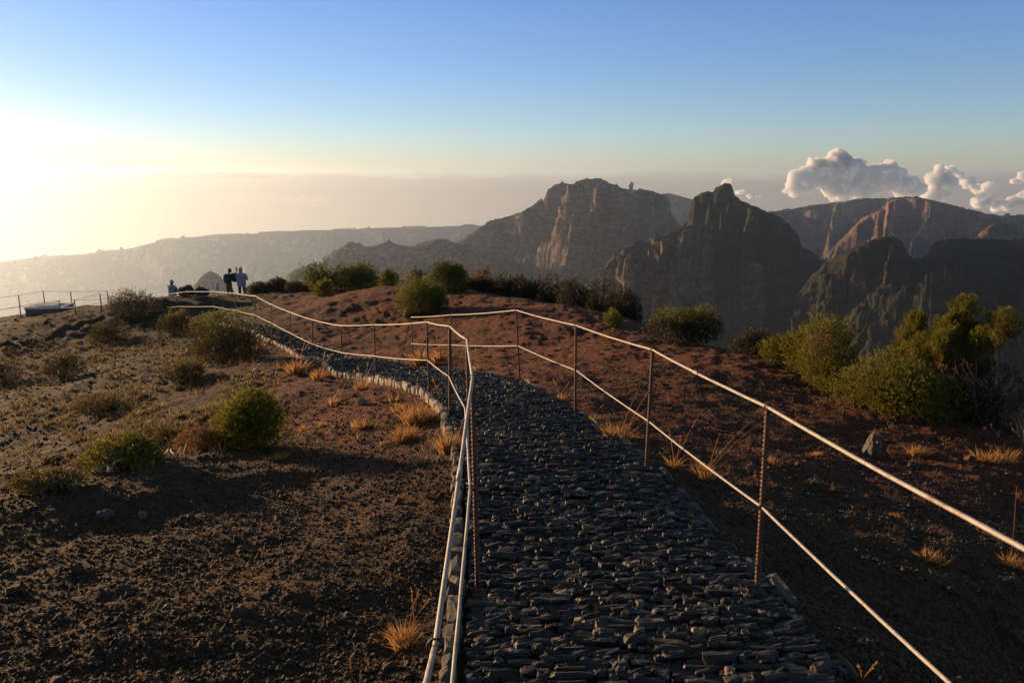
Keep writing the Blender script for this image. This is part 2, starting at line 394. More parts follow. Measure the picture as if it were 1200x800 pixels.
def build_gravel():
    V, F, t, isred, n = stones(190000, 2.2, 12, .003, .0165, 21)
    fr = isred[F[:, 0]]
    for nm, mk, sel, lab in (('gravel', 'gravel', ~fr, 'loose dark brown cinder gravel covering the near slopes'), ('red_gravel', 'redgravel', fr, 'loose reddish cinder gravel covering the saddle behind the railing')):
        f = F[sel]; u, inv = np.unique(f.ravel(), return_inverse=True)
        o = mesh_np(nm, V[u], inv.reshape(-1, 3), M[mk], smooth=False, tint=t[u]); tag(o, lab, 'gravel', kind='stuff')
    V, F, t, isred, n = stones(420, 2.6, 11, .016, .045, 23, basem=ICO2)
    o = mesh_np('loose_stones', V, F, M['gravel'], smooth=False, tint=t * .9); tag(o, 'bigger cinder lumps lying loose among the near gravel', 'stones', kind='stuff')
    V, F, t, isred, n = stones(60000, 8, 42, .010, .045, 22)
    F = F[~isred[F[:, 0]]]
    o = mesh_np('far_gravel', V, F, M['gravel'], smooth=False, tint=t); tag(o, 'scattered cinder lumps over the more distant ridge ground', 'gravel', kind='stuff')
build_gravel()

# ---------------------------------------------------------------- cobbled path and kerbs
def build_path():
    K = np.arange(len(LY))
    ss = np.linspace(0, K[-1], 260); tt = np.linspace(0, 1, 14)
    S, T = np.meshgrid(ss, tt, indexing='ij'); X, Y = path_uv(S, T)
    Z = base_h(X, Y) - 0.012
    V = np.stack([X, Y, Z], -1).reshape(-1, 3)
    o = mesh_np('path', V, grid_faces(260, 14)[:, ::-1], M['bed']); tag(o, 'narrow cobbled footpath of thin dark stones running down the ridge', 'path', kind='structure')
    # stones set on edge, long side across the path
    BVs = np.array([[x, y, z] for x in (-1, -.45, .45, 1) for y in (-1, 0, 1) for z in (-1, 0, 1)], float)
    bm = bmesh.new(); bmesh.ops.create_cube(bm, size=2.0); bmesh.ops.subdivide_edges(bm, edges=bm.edges[:], cuts=2, use_grid_fill=True)
    BV = np.array([v.co[:] for v in bm.verts]); BF = np.array([[v.index for v in f.verts] for f in bm.faces]); bm.free()
    rr = np.linalg.norm(BV, axis=1); BV = BV * 0.62 + BV / rr[:, None] * 0.48
    g = np.random.default_rng(77); nv = len(BV)
    C = []; 
    # march along the path centre
    sc = np.linspace(0, K[-1] - .05, 9000); cx, cy = path_uv(sc, .5); arc = np.concatenate([[0], np.cumsum(np.hypot(np.diff(cx), np.diff(cy)))])
    d = 4.6
    while d < arc[-1]:
        s = np.interp(d, arc, sc); step = g.uniform(.029, .047) * (1 if d < 16 else 1.6)
        x0, y0 = path_uv(s, 0.0); x1, y1 = path_uv(s, 1.0); W = math.hypot(x1 - x0, y1 - y0); ang = atan2(y1 - y0, x1 - x0)
        q = g.uniform(0, .04)
        while q < W - .03:
            w = min(g.choice([g.uniform(.03, .06), g.uniform(.06, .11), g.uniform(.11, .17)], p=[.35, .5, .15]) * (1 if d < 16 else 1.4), W - q)
            t = (q + w / 2) / W
            x, y = path_uv(s, t)
            C.append((x + g.normal(0, .004), y + g.normal(0, .008) + .022 * sin(q * 7 + d * 3.1) , w * .48, step * g.uniform(.36, .56), g.uniform(.02, .034), ang + g.normal(0, .10), g.normal(0, .10), g.normal(0, .07), g.uniform(-.016, .016)))
            q += w
        d += step
    C = np.array(C); fs = sstep(12.5, 16.5, C[:, 1]); C = C[g.uniform(0, 1, len(C)) > .55 * fs]; C[:, 8] -= .017 * sstep(12.5, 16.5, C[:, 1]); n = len(C)
    z = base_h(C[:, 0], C[:, 1]) + C[:, 8] + 0.016 * fbm(C[:, 0] * 2.5, C[:, 1] * 2.5, 1.0, 2)
    V = BV[None] * (1 + g.uniform(-.16, .16, (n, nv, 1))) + g.normal(0, .06, (n, nv, 3))
    V = V * C[:, None, 2:5] * np.array([1, 1, 1.0])
    # tilt about the long axis and across, then turn
    def rot(V, ax, a):
        c, s = np.cos(a)[:, None], np.sin(a)[:, None]; i, j = [(1, 2), (2, 0), (0, 1)][ax]
        W = V.copy(); W[..., i] = c * V[..., i] - s * V[..., j]; W[..., j] = s * V[..., i] + c * V[..., j]; return W
    V = rot(rot(rot(V, 0, C[:, 6] * 2.5 + .12), 1, C[:, 7]), 2, C[:, 5])
    V += np.stack([C[:, 0], C[:, 1], z], -1)[:, None]
    F = (BF[None] + (np.arange(n) * nv)[:, None, None]).reshape(-1, 4)
    o2 = mesh_np('cobblestones', V.reshape(-1, 3), F, M['cobble'], smooth=False, tint=np.repeat(g.uniform(0, 1, n), nv), parent=o)
    print('cobbles', n)
    # kerbs
    for nm, t0, off, lab, sm, hi in (('kerb', 0.0, -.05, 'rough pale stone kerb beneath the railing on the downhill edge of the path', .28, .038), ('kerb_edge', 1.0, .06, 'flat grey stone kerb along the outer edge of the path', .42, -.005)):
        mb = MB(); X, Y = path_uv(sc, t0); arc2 = np.concatenate([[0], np.cumsum(np.hypot(np.diff(X), np.diff(Y)))]); d = 4.6
        lim = arc2[-1]
        while d < lim:
            L = g.uniform(.09, sm) * 1; x, y = np.interp(d + L/2, arc2, X), np.interp(d + L/2, arc2, Y)
            xa, ya = np.interp(d, arc2, X), np.interp(d, arc2, Y); xb, yb = np.interp(d + L, arc2, X), np.interp(d + L, arc2, Y)
            a = atan2(yb - ya, xb - xa); nx, ny = sin(a), -cos(a)
            if t0 == 0: x, y = x + nx * off, y + ny * off
            else: x, y = x + nx * off, y + ny * off
            B, Fq = ICO2; v = np.sign(B) * np.abs(B) ** .55 * np.array([L * .47, g.uniform(.03, .06), g.uniform(.045, .085)])
            v = v * (1 + .30 * np.round(2.5 * fbm(B[:, 0] * 1.5 + d * 9, B[:, 1] * 1.5, B[:, 2] * 1.5, 3))[:, None] / 2.5 + .1 * fbm(B[:, 0] * 3 + d * 5, B[:, 1] * 3, B[:, 2] * 3, 2)[:, None])
            aa = a + g.normal(0, .07); Rm = np.array([[cos(aa), -sin(aa), 0], [sin(aa), cos(aa), 0], [0, 0, 1]])
            v = v @ Rm.T + np.array([x, y, b1(x, y) + hi - .045 + (.045 * sstep(7, 9.5, y) if t0 == 0 else 0) + g.normal(0, .012)])
            if not (t0 == 1.0 and g.uniform() < .18) : mb.add(v, Fq, g.uniform(0, .35) if t0 else g.uniform(.65, 1) if y > 7 else g.uniform(0, .7))  # far kerb stones lightened, sunlight on them put into their colour
            d += L * g.uniform(1.0, 1.12)
        k = mb.build(nm, M['kerb'], smooth=False); tag(k, lab, 'kerb', kind='structure')
build_path()

# ---------------------------------------------------------------- railings
def rebar(r, h, step=.0035, seg=10, pitch=.021, rib=.0026):
    n = max(3, int(h / step)); z = np.linspace(-.12, h, n); a = np.arange(seg) * 2 * pi / seg
    Z, A = np.meshgrid(z, a, indexing='ij')
    rr = r + rib * np.maximum(0, np.sin(2 * pi * Z / pitch * 1.0 + A)) ** 2 * 2 - rib * .3
    V = np.stack([rr * np.cos(A), rr * np.sin(A), Z], -1).reshape(-1, 3)
    F = [grid_faces(n, seg, wrap=True)]
    V = np.concatenate([V, [[0, 0, h + .003]]]); j = np.arange(seg)
    F.append(np.stack([(n-1)*seg + j, (n-1)*seg + (j+1) % seg, np.full(seg, n*seg)], -1)); return V, F

def ring(c, axis, R, r, turns=1.6):
    axis = np.asarray(axis, float); axis /= np.linalg.norm(axis); a = np.cross(axis, [0, 0, 1.0]); 
    if np.linalg.norm(a) < .1: a = np.cross(axis, [1.0, 0, 0])
    a /= np.linalg.norm(a); b = np.cross(axis, a); t = np.linspace(0, 2 * pi * turns, 26)
    pts = np.asarray(c) + R * (np.cos(t)[:, None] * a + np.sin(t)[:, None] * b) + axis * (np.linspace(-.5, .5, 26) * r * 5)[:, None]
    return tube(pts, r, 6)

def curve_pts(ctrl, n=10, sag=0.0, wob=0.003, seed=0):
    g = np.random.default_rng(seed); out = []
    for i in range(len(ctrl) - 1):
        a, b = np.array(ctrl[i]), np.array(ctrl[i + 1]); L = np.linalg.norm(b - a)
        for k in range(n):
            t = k / n; p = a + (b - a) * t; p[2] -= sag * L * 4 * t * (1 - t) * .01
            if k: p += g.normal(0, wob * .3, 3)
            out.append(p)
    out.append(np.array(ctrl[-1])); return out

def railing(label, posts, top_extra, low_pts, low_extra, seed, top_lead=(), thick=.0082):
    """posts: (px_base, py_base, Y, px_top, py_top) from near to far"""
    P0 = P(*posts[0][:3]); root = empty('railing', (P0[0], P0[1], b1(P0[0], P0[1])), label, 'railing')
    o = np.array(root.location)
    tops = []
    for i, (bx, by, Y, tx, ty) in enumerate(posts):
        pb = P(bx, by, Y); pt = P(tx, ty, Y); zb = b1(pb[0], pb[1]); h = pt[2] - zb; lean = (pt[0] - pb[0])
        near = Y < 9
        V, F = rebar(.0125, h, .0035 if near else .05, 10 if near else 7, .023, .0026 if near else 0)
        V = V.copy(); V[:, 0] += lean * V[:, 2] / h
        MB().add(V + np.array([pb[0], pb[1], zb])- o, F).build('post', M['rust'], root)
        top = np.array([pt[0], pt[1], pt[2] + .008]); tops.append(top)
    tp = list(top_lead) + tops + list(top_extra)
    V, F = tube(curve_pts(tp, 8, 0.4, .0018, seed), thick, 10); MB().add(V - o, F).build('top_rail', M['rail'], root)
    lp = low_extra[0] + low_pts + low_extra[1]
    V, F = tube(curve_pts(lp, 8, 0.4, .0018, seed + 1), thick * .86, 10); MB().add(V - o, F).build('lower_rail', M['rail'], root)
    rail_pts = curve_pts(tp, 8, 0.4, .0018, seed)
    for k in (20, 37, 50):
        if k + 1 < len(rail_pts):
            d_ = rail_pts[k + 1] - rail_pts[k]; d_ /= np.linalg.norm(d_); V, F = tube([rail_pts[k] - d_ * .05, rail_pts[k] + d_ * .05], thick * 1.28, 10); MB().add(V - o, F).build('coupling', M['rail'], root)
    for i, t in enumerate(tops[:5]):
        nx = tp[min(len(tp) - 1, len(top_lead) + i + 1)]; V, F = ring(t, np.array(nx) - t, .0165, .0028)
        MB().add(V - o, F).build('tie', M['wire'], root)
    for i, t in enumerate(low_pts[:4]):
        nx = (low_pts + low_extra[1])[i + 1] if i + 1 < len(low_pts + low_extra[1]) else t + np.array([0, 1, 0]); V, F = ring(t, np.array(nx) - t, .015, .0028)
        MB().add(V - o, F).build('tie', M['wire'], root)
    return root, o
A3 = lambda *a: np.array(P(*a))
# the railing the photographer stands beside
left_posts = [(560,693,3.62,554,445),(551,537,5.9,547,399),(527,485,8.2,527,383),(503,462,10.1,500,378),(441,447,13,438,381),(402,440,14.4,399,382),
              (366,424,17,366,375),(341,409,19.3,340,366),(319,396,21.2,318,357),(299,388,22.6,299,347)]
back = A3(510,757,1.85); 
r1, o1 = railing('white topped railing on rusty rebar posts beside the pale kerb, running away to the skyline', left_posts,
    [A3(275,343.5,24.8), A3(250,341.5,26.6), A3(220,341.5,28.4), A3(180,346,30.5)],
    [A3(551,572,3.62), A3(545,478,5.9), A3(526,441,8.2), A3(501,422,10.1), A3(438,417,13), A3(400,413,14.4), A3(366,403,17), A3(340,390,19.3), A3(319,379,21.2), A3(299,369,22.6)],
    ([A3(526,830,1.95), A3(530,800,2.15)], [A3(275,363.5,24.8), A3(250,359,26.6), A3(210,359,28.8), A3(180,361,30.5)]), 3,
    top_lead=[A3(470,960,0.95), A3(499,800,1.62), back], thick=.0082)
V, F = ring(back, A3(499,800,1.62) - back, .022, .0034, 2.2); MB().add(V - o1, F).build('tie', M['wire'], r1)
# posts of the far run beyond the bend
for (px, py, Y, ty) in ((275, 383, 24.8, 343.5), (250, 378, 26.6, 341.5), (220, 374, 28.4, 341.5), (190, 373, 30, 345)):
    p = P(px, ty, Y); zb = b1(p[0], p[1]); V, F = rebar(.0125, p[2] - zb, .1, 6, .02, 0); MB().add(V + np.array([p[0], p[1], zb]) - o1, F).build('post', M['rust'], r1)
right_posts = [(887,693,3.5,900,479),(757,552,5.79,765,411),(674,484,8.2,675,382),(609,447,11,605,364),(529,432,14,528,369.5),(484,420,16.3,482,372)]
r2, o2 = railing('brighter railing on ribbed rusty posts crossing the red saddle, ending at a braced post', right_posts, [],
    [A3(893,594,3.5), A3(761,494,5.79), A3(675.5,434,8.2), A3(607,405,11), A3(528,404,14), A3(482,402.5,16.3)],
    ([A3(1290,970,1.2), A3(1113,800,1.954)], []), 9, top_lead=[A3(1900,1040,.85), A3(1201,643,1.76)], thick=.0080)
V, F = tube([A3(481,373,16.3), A3(470,421,16.9)], .012, 6); MB().add(V - o2, F).build('brace', M['rust'], r2)
# off-frame post that carries the near end of the brighter railing
V, F = rebar(.0125, 1.0); MB().add(V + np.array([1.27, 1.3, b1(1.27, 1.3)]) - o2, F).build('post', M['rust'], r2)

# ---------------------------------------------------------------- foliage builders
def leaves(pts, dirs, L, Wd, g, nl=6, spread=.55, along=1.0):
    """little pointed leaves round each sprig axis; returns V,F"""
    n = len(pts); dirs = dirs / (np.linalg.norm(dirs, axis=1)[:, None] + 1e-9)
    f = g.uniform(0, 1, (n, nl)); base = pts[:, None] + dirs[:, None] * (f * L * 1.6 * along)[..., None]
    d = dirs[:, None] + g.normal(0, spread, (n, nl, 3)); d /= np.linalg.norm(d, axis=2)[..., None]
    q = g.normal(size=(n, nl, 3)); sd = np.cross(d, q); sd /= np.linalg.norm(sd, axis=2)[..., None] + 1e-9
    l = L * g.uniform(.6, 1.25, (n, nl, 1)); w = Wd * g.uniform(.7, 1.3, (n, nl, 1))
    a = base; t = base + d * l; m1 = base + d * l * .5 + sd * w * .5; m2 = base + d * l * .5 - sd * w * .5
    V = np.stack([a, m1, t, m2], 2).reshape(-1, 3); F = np.arange(len(V)).reshape(-1, 4); return V, F
def dome_pts(n, w, d, h, g, lobes=9, inner=.35, low=0.0):
    """points and outward directions in an uneven dome of several lobes, base at z=0"""
    Ls = []
    for k in range(lobes):
        a = g.uniform(0, 2 * pi); r = g.uniform(.0, .62) ** .8
        zc = g.uniform(.22, .62) * (1.05 - .45 * r)
        Ls.append((r * cos(a) * w / 2, r * sin(a) * d / 2, zc * h, g.uniform(.30, .46) * min(w, d) * (1.05 - .35 * r), g.uniform(.26, .42) * h))
    Ls = np.array(Ls); k = g.integers(0, lobes, n)
    u = g.normal(size=(n, 3)); u /= np.linalg.norm(u, axis=1)[:, None]
    rad = 1 - g.uniform(0, 1, n) ** 2.2 * inner * 1.6
    lump = 1 + .22 * fbm(u[:, 0] * 2.2 + k * 5.1, u[:, 1] * 2.2, u[:, 2] * 2.2, 3)
    c = Ls[k]; p = np.stack([c[:, 0] + u[:, 0] * c[:, 3] * rad * lump, c[:, 1] + u[:, 1] * c[:, 3] * rad * lump, c[:, 2] + u[:, 2] * c[:, 4] * rad * lump], -1)
    p[:, 2] = np.where(p[:, 2] < low * h, np.abs(p[:, 2]) * .5, p[:, 2])
    sx = (p[:, 0].max() - p[:, 0].min()) / w; sz = p[:, 2].max() / h; p[:, 0] /= sx; p[:, 1] /= max(sx, .7); p[:, 2] /= sz
    return p, u + np.array([0, 0, .65])
def tint_for(n, per, g, p=None):
    t = g.uniform(0, 1, n)
    if p is not None: t = .5 * t + .5 * np.clip(.5 + 1.1 * fbm(p[:, 0] * 5, p[:, 1] * 5, p[:, 2] * 5, 2), 0, 1)
    return np.repeat(np.clip(t, 0, 1), per)
def woody(w, h, g, n=7, r=.012, spread=.4):
    mb = MB()
    for k in range(n):
        a = g.uniform(0, 2 * pi); e = np.array([cos(a) * w * spread * g.uniform(.3, 1), sin(a) * w * spread * g.uniform(.3, 1), h * g.uniform(.5, .85)])
        t = np.linspace(0, 1, 6)[:, None]; pts = e * t ** np.array([.8, .8, 1.1]) + g.normal(0, .02 * h, (6, 3)) * t; pts[0] = [g.normal(0, .02 * w), g.normal(0, .02 * w), -.05]
        V, F = tube(pts, np.linspace(r, r * .3, 6), 5); mb.add(V, F)
    return mb
def locate(px, py, Y=None):
    if Y is None:
        p = hit(px, py)
        if p is not None: return p
        Y = 25
    q = P(px, py, Y); return np.array([q[0], q[1], min(h1(q[0], q[1]), 1e9)])
def bush(name, label, px, py, wpx, hpx, mat='leaf_green', Y=None, n=2200, seed=1, leaf=None, lobes=9, group=None, cat='bush', mat2=None, f2=.3, dratio=.9, sink=.06, crest=False, nl=6):
    g = np.random.default_rng(seed); p = locate(px, py, Y); dep = depth_of(p); w = wpx * dep / FPX; h = hpx * dep / FPX
    if Y is not None:    # stand on the ground; grow so that the top reaches the photographed height
        top = P(px, py - hpx, p[1])[2]; h = max(h * .7, top - p[2])
    L = leaf or max(.018, .0030 * dep)
    root = empty(name, p, label, cat, group)
    q, d = dome_pts(n, w, w * dratio, h * (1 + sink), g, lobes); q[:, 2] -= h * sink
    V, F = leaves(q, d, L, L * .34, g, nl, .6)
    if mat2:
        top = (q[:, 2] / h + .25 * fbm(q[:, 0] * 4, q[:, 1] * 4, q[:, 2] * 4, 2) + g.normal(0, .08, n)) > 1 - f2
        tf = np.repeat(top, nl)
        o = mesh_np('foliage', V, F[~tf], M[mat], root, False, tint_for(n, nl * 4, g, q)); o2 = mesh_np('dry_or_lit_foliage', V, F[tf], M[mat2], root, False, tint_for(n, nl * 4, g, q))
    else: mesh_np('foliage', V, F, M[mat], root, False, tint_for(n, nl * 4, g, q))
    woody(w, h, g, 6, max(.008, w * .012)).build('stem', M['bark'], root)
    return root
def plume(name, label, px, py, parts, Y=None, seed=1, mat='leaf_yellow', mat2='leaf_rust', cat='shrub', group=None, n=900, leaf=.02):
    """upright heath: parts = (px, py_top, half width px, py_bottom) for each leafy plume"""
    g = np.random.default_rng(seed); p = locate(px, py, Y); root = empty(name, p, label, cat, group); mb = MB(); A, B = MB(), MB()
    for (qx, qt, hw, qb) in parts:
        dY = g.normal(0, .12); t = P(qx, qt, p[1] + dY); bt = P(qx + g.normal(0, 3), qb, p[1] + dY); r = hw * depth_of(t) / FPX; H_ = t[2] - bt[2]
        # woody limb from the base up into the plume
        e0 = np.array([g.normal(0, .05), g.normal(0, .05), -.05]) + p; s = np.linspace(0, 1, 9)[:, None]
        pts = e0 * (1 - s) + t * s; mid = (bt - (e0 * .4 + t * .6)) * 1.2; pts += np.sin(pi * s) * mid * np.array([1, 1, .2]) + g.normal(0, .02, (9, 3)) * s
        V, F = tube(pts, np.linspace(.016, .004, 9), 5); mb.add(V - p, F)
        for k in range(9):
            u = g.uniform(.35, .95); a0 = pts[int(u * 8)]; e = a0 + np.array([g.normal(0, r * .8), g.normal(0, r * .8), g.uniform(.05, .2) * H_]); V, F = tube([a0, (a0 + e) / 2 + g.normal(0, .01, 3), e], [.005, .003, .0015], 4); mb.add(V - p, F)
        m = int(n * (r * H_) / (.12 * .35)); m = max(120, min(m, 2600)); z = g.uniform(0, 1, m); prof = np.sqrt(np.clip(1 - (2 * z - .9) ** 2 / 1.25, .03, 1)) * (1 + .35 * fbm(z * 5, z * 0 + qx, 0.2, 2))
        a = g.uniform(0, 2 * pi, m); rr = r * prof * g.uniform(.1, 1.05, m) ** .55 * np.clip(.85 + 1.7 * fbm(np.cos(a) * 1.9 + qx, np.sin(a) * 1.9, z * 7, 3), .15, 1.7)
        keep_ = fbm(np.cos(a) * 2.2, np.sin(a) * 2.2 + qx, z * 9, 3) > -.18; z, a, rr = z[keep_], a[keep_], rr[keep_]; m = len(z); ax = bt * (1 - z[:, None]) + t * z[:, None]; ax[:, 0] += .35 * r * np.sin(z * 7 + qx); q = ax + np.stack([np.cos(a) * rr, np.sin(a) * rr, z * 0], -1)
        d = np.stack([np.cos(a) * .5, np.sin(a) * .5, z * 0 + .9], -1); V, F = leaves(q - p, d, leaf * 1.5, leaf * .36, g, 7, .42, 1.8)
        dry = (1 - z + .5 * fbm(q[:, 0] * 6, q[:, 1] * 6, q[:, 2] * 6, 2) + g.normal(0, .1, m)) > .72; tf = np.repeat(dry, 7)
        tt = tint_for(m, 28, g, q); A.add(V, F[~tf], tt); B.add(V, F[tf], tt)
    A.build('foliage', M[mat], root, False); B.build('dry_or_lit_foliage', M[mat2], root, False); mb.build('branch', M['bark'], root); return root
def blades(n, L, R, g, lean=.5, wd=.004, seg=3, dirb=None):
    a = g.uniform(0, 2 * pi, n); r = R * g.uniform(0, 1, n) ** .6; x, y = r * np.cos(a), r * np.sin(a)
    l = L * g.uniform(.45, 1.1, n); ln = lean * (.25 + r / R) * g.uniform(.4, 1.3, n); aa = a + g.normal(0, .5, n)
    d = np.stack([np.cos(aa) * ln, np.sin(aa) * ln], -1)
    if dirb is not None: d += np.array(dirb)
    s = np.linspace(0, 1, seg + 1); w = wd * np.array([1, .9, .55, .08])[:seg + 1] if seg == 3 else wd * np.linspace(1, .1, seg + 1)
    ww = g.uniform(0, 2 * pi, n); V = []
    for k, t in enumerate(s):
        c = np.stack([x + d[:, 0] * l * t ** 1.5, y + d[:, 1] * l * t ** 1.5, l * t * (1 - .18 * t * np.minimum(1, np.hypot(d[:, 0], d[:, 1]) * 1.4)) - .01], -1)
        o = np.stack([np.cos(ww), np.sin(ww), ww * 0], -1) * w[k] / 2; V += [c - o, c + o]
    V = np.stack(V, 1); m = 2 * (seg + 1); b0 = (np.arange(n) * m)[:, None]
    F = np.concatenate([b0 + np.array([2 * k, 2 * k + 1, 2 * k + 3, 2 * k + 2]) for k in range(seg)]); return V.reshape(-1, 3), F, m
def tuft(label, px, py, wpx, hpx, mat='straw', seed=1, stalks=(), group=None, n=110, name='grass_tuft', Y=None, lean=.75, wd=None):
    """stalks: (px, py) tips of taller bare stalks"""
    g = np.random.default_rng(seed); p = locate(px, py, Y)
    dep = depth_of(p); w = wpx * dep / FPX; h = hpx * dep / FPX
    mb = MB(); wd = wd or max(.0028, .0011 * dep)
    for c in range(max(1, int(wpx / 14))):    # a few crowns side by side
        off = g.uniform(-.36, .36) * w if c else 0
        V, F, m = blades(int(n / max(1, wpx / 22)), h * g.uniform(.7, 1.05) * 1.05, w * .26, g, lean, wd); V = V + np.array([off, g.normal(0, .12) * w, 0]); mb.add(V, F, np.repeat(g.uniform(0, 1, len(V) // m), m))
    for (sx, sy) in stalks:
        t = P(sx, sy, p[1] + g.normal(0, .03)) - p; b = np.array([g.normal(0, .15) * w, 0, 0]); s = np.linspace(0, 1, 7)[:, None]
        pts = b * (1 - s) + t * s; pts[:, 2] += (np.sin(pi * s) * .06 * np.linalg.norm(t))[:, 0]; V, F = tube(pts, np.linspace(.0022, .0012, 7) * max(1, dep / 4), 4); mb.add(V, F, .75)
        # seed head
        V2, F2 = leaves(pts[-3] + (pts[-1] - pts[-3]) * g.uniform(0, 1, (14, 1)), np.repeat((pts[-1] - pts[-3])[None], 14, 0), .02 * max(1, dep / 6), .003 * max(1, dep / 6), g, 1, .25); mb.add(V2, F2, .6)
    o = mb.build(name, M[mat], None, False, loc=p); tag(o, label, 'grass tuft', group); return o

# ---- bushes, front to back
bush('round_bush', 'round bright green bush standing alone on the crest of the cinder slope', 294, 524, 80, 72, 'leaf_yellow', seed=11, n=5200, leaf=.028, lobes=12, dratio=1.0)
bush('dry_shrub', 'low rust brown cushion shrub tucked against the round green bush', 239, 528, 50, 28, 'leaf_rust', seed=12, n=1500, leaf=.022, lobes=6)
bush('low_bush', 'sprawling olive bush with pale dead roots along its foot', 146, 549, 88, 36, 'leaf_yellow', seed=13, n=2400, leaf=.026, lobes=10, dratio=.6)
bush('low_bush', 'flat yellowish mat of scrub where the cinder crest meets the picture edge', 62, 574, 84, 22, 'leaf_yellow', seed=14, n=1500, leaf=.022, lobes=8, dratio=.5, mat2='palestraw', f2=.6)
bush('broad_bush', 'broad dim bush below the bend of the white topped railing', 268, 424, 96, 60, 'leaf_olive', seed=15, n=4200, leaf=.05, lobes=12, Y=17.5, mat2='leaf_yellow', f2=.35)  # yellower upper leaves put the sunlit top into the foliage colour
bush('hillside_bush', 'small bush on the dim slope between the broad bush and the railing end', 203, 393, 40, 30, 'leaf_olive', mat2='leaf_yellow', f2=.3, seed=16, n=1000, leaf=.06)
bush('hillside_bush', 'lone misty bush low on the hazy slope', 75, 446, 50, 32, 'leaf_olive', seed=17, n=1300, leaf=.05)
bush('hillside_bush', 'misty bush cut by the picture edge halfway down the hazy slope', 4, 452, 44, 30, 'leaf_olive', seed=18, n=1100, leaf=.05)
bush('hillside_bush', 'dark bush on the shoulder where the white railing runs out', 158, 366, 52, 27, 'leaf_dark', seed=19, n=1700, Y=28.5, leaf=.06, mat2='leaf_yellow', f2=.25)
bush('hillside_bush', 'ragged bush on the slope straight below the wire fence end', 130, 400, 40, 22, 'leaf_olive', seed=20, n=900, leaf=.06)
bush('hillside_bush', 'wispy bush under the broad bush on the hazy slope', 215, 446, 46, 24, 'leaf_olive', seed=120, n=900, leaf=.045, mat2='palestraw', f2=.5)
bush('hillside_bush', 'thin grassy bush in the middle of the hazy slope', 120, 480, 60, 20, 'leaf_olive', seed=121, n=900, leaf=.04, mat2='palestraw', f2=.6)
# scrub on the far skyline
for i, (px, py, w, h, Y, mt, lab) in enumerate([
    (306, 352, 30, 20, 36, 'leaf_dark', 'dark shrub right behind the bend where the white rail drops'),
    (327, 352, 26, 18, 36, 'leaf_dark', 'dark shrub between the walkers and the taller skyline bushes'),
    (346, 350, 22, 14, 35, 'leaf_dark', 'smallest dark shrub at the foot of the dim stepped spur'),
    (372, 346, 44, 38, 35, 'leaf_green', 'tallest skyline bush, first of the green row beyond the bend'),
    (403, 342, 38, 32, 35, 'leaf_green', 'middle bush of the green skyline row, lighter on top'),
    (430, 340, 36, 32, 35, 'leaf_green', 'last tall bush of the green skyline row with a spiky top'),
    (380, 348, 19, 18, 30, 'leaf_yellow', 'small round bush standing in front of the green skyline row'),
    (456, 331, 26, 14, 36, 'leaf_yellow', 'flat yellow green bush at the end of the skyline row'),
    (490, 326, 20, 12, 34, 'leaf_dark', 'little dark shrub between the two rounded green bushes'),
    (563, 328, 26, 14, 31, 'leaf_rust', 'pinkish dry shrub beside the dark heath thicket')]):
    bush('skyline_bush', lab, px, py, w, h, mt, seed=40 + i, Y=Y, n=1100 if w > 24 else 600, leaf=.085, lobes=7, group='bushes along the far skyline')
bush('rounded_bush', 'rounded green bush in front of the red patch with pale roots at its foot', 492, 366, 54, 46, 'leaf_yellow', seed=51, n=3000, leaf=.055, lobes=10, mat2=None)
bush('rounded_bush', 'dark flat topped green bush behind the rounded one', 526, 346, 50, 38, 'leaf_green', seed=52, Y=27, n=2400, leaf=.07, lobes=9)
bush('rounded_bush', 'small dull bush squeezed beside the rounded green bush', 512, 366, 22, 30, 'leaf_green', seed=53, n=800, leaf=.055)
# dark thicket along the drop
for i, (px, py, w, h, Y, lab) in enumerate([
    (560, 350, 44, 22, 29, 'dark low heath bush at the near end of the thicket by the red patch'),
    (592, 352, 44, 27, 28.5, 'dark heath bush with a level top, second along the thicket'),
    (622, 358, 46, 33, 28, 'dark heath bush with a small yellow tip, third along the thicket'),
    (650, 364, 42, 38, 27, 'dark heath bush with a rounded top in the middle of the thicket'),
    (678, 368, 44, 42, 26, 'tallest dark heath bush of the thicket with glinting top leaves'),
    (706, 372, 42, 40, 25, 'dark heath bush just past the tallest of the thicket'),
    (730, 376, 36, 34, 24, 'last dark heath bush of the thicket, overhanging the valley')]):
    bush('heath_bush', lab, px, py, w * 1.15, h * 1.05, 'leaf_dark', seed=60 + i, Y=Y, n=2200, leaf=.075, lobes=8, group='dark heath thicket along the drop', dratio=.8)
bush('small_shrub', 'small yellowish shrub glowing at the foot of the dark thicket', 718, 384, 17, 20, 'leaf_yellow', seed=70, Y=19, n=500, leaf=.05)
bush('small_shrub', 'low reddish shrub on the ground below the small yellowish shrub', 718, 402, 24, 14, 'leaf_rust', seed=71, n=350, leaf=.04)
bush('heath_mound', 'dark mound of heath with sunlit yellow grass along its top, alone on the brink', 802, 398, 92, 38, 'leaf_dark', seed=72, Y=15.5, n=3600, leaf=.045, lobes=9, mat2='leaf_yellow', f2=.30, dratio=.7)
bush('heath_mound', 'low black heath mound in the gap between two sunlit bushes', 884, 416, 62, 28, 'leaf_dark', seed=73, Y=14, n=1800, leaf=.045, dratio=.7)
bush('broom_bush', 'small yellow green clump at the outer end of the sunlit broom bushes', 908, 416, 44, 20, 'leaf_yellow', seed=74, Y=12.6, n=1100, leaf=.035)
bush('broom_bush', 'high yellow green broom bush with a tall bare stalk above it', 962, 420, 84, 50, 'leaf_yellow', seed=75, Y=12, n=4200, leaf=.04, lobes=12)
bush('broom_bush', 'golden green broom bush hanging in front of the high one', 965, 446, 66, 50, 'leaf_yellow', seed=76, Y=10.9, n=3000, leaf=.035, mat2='leaf_rust', f2=.12)
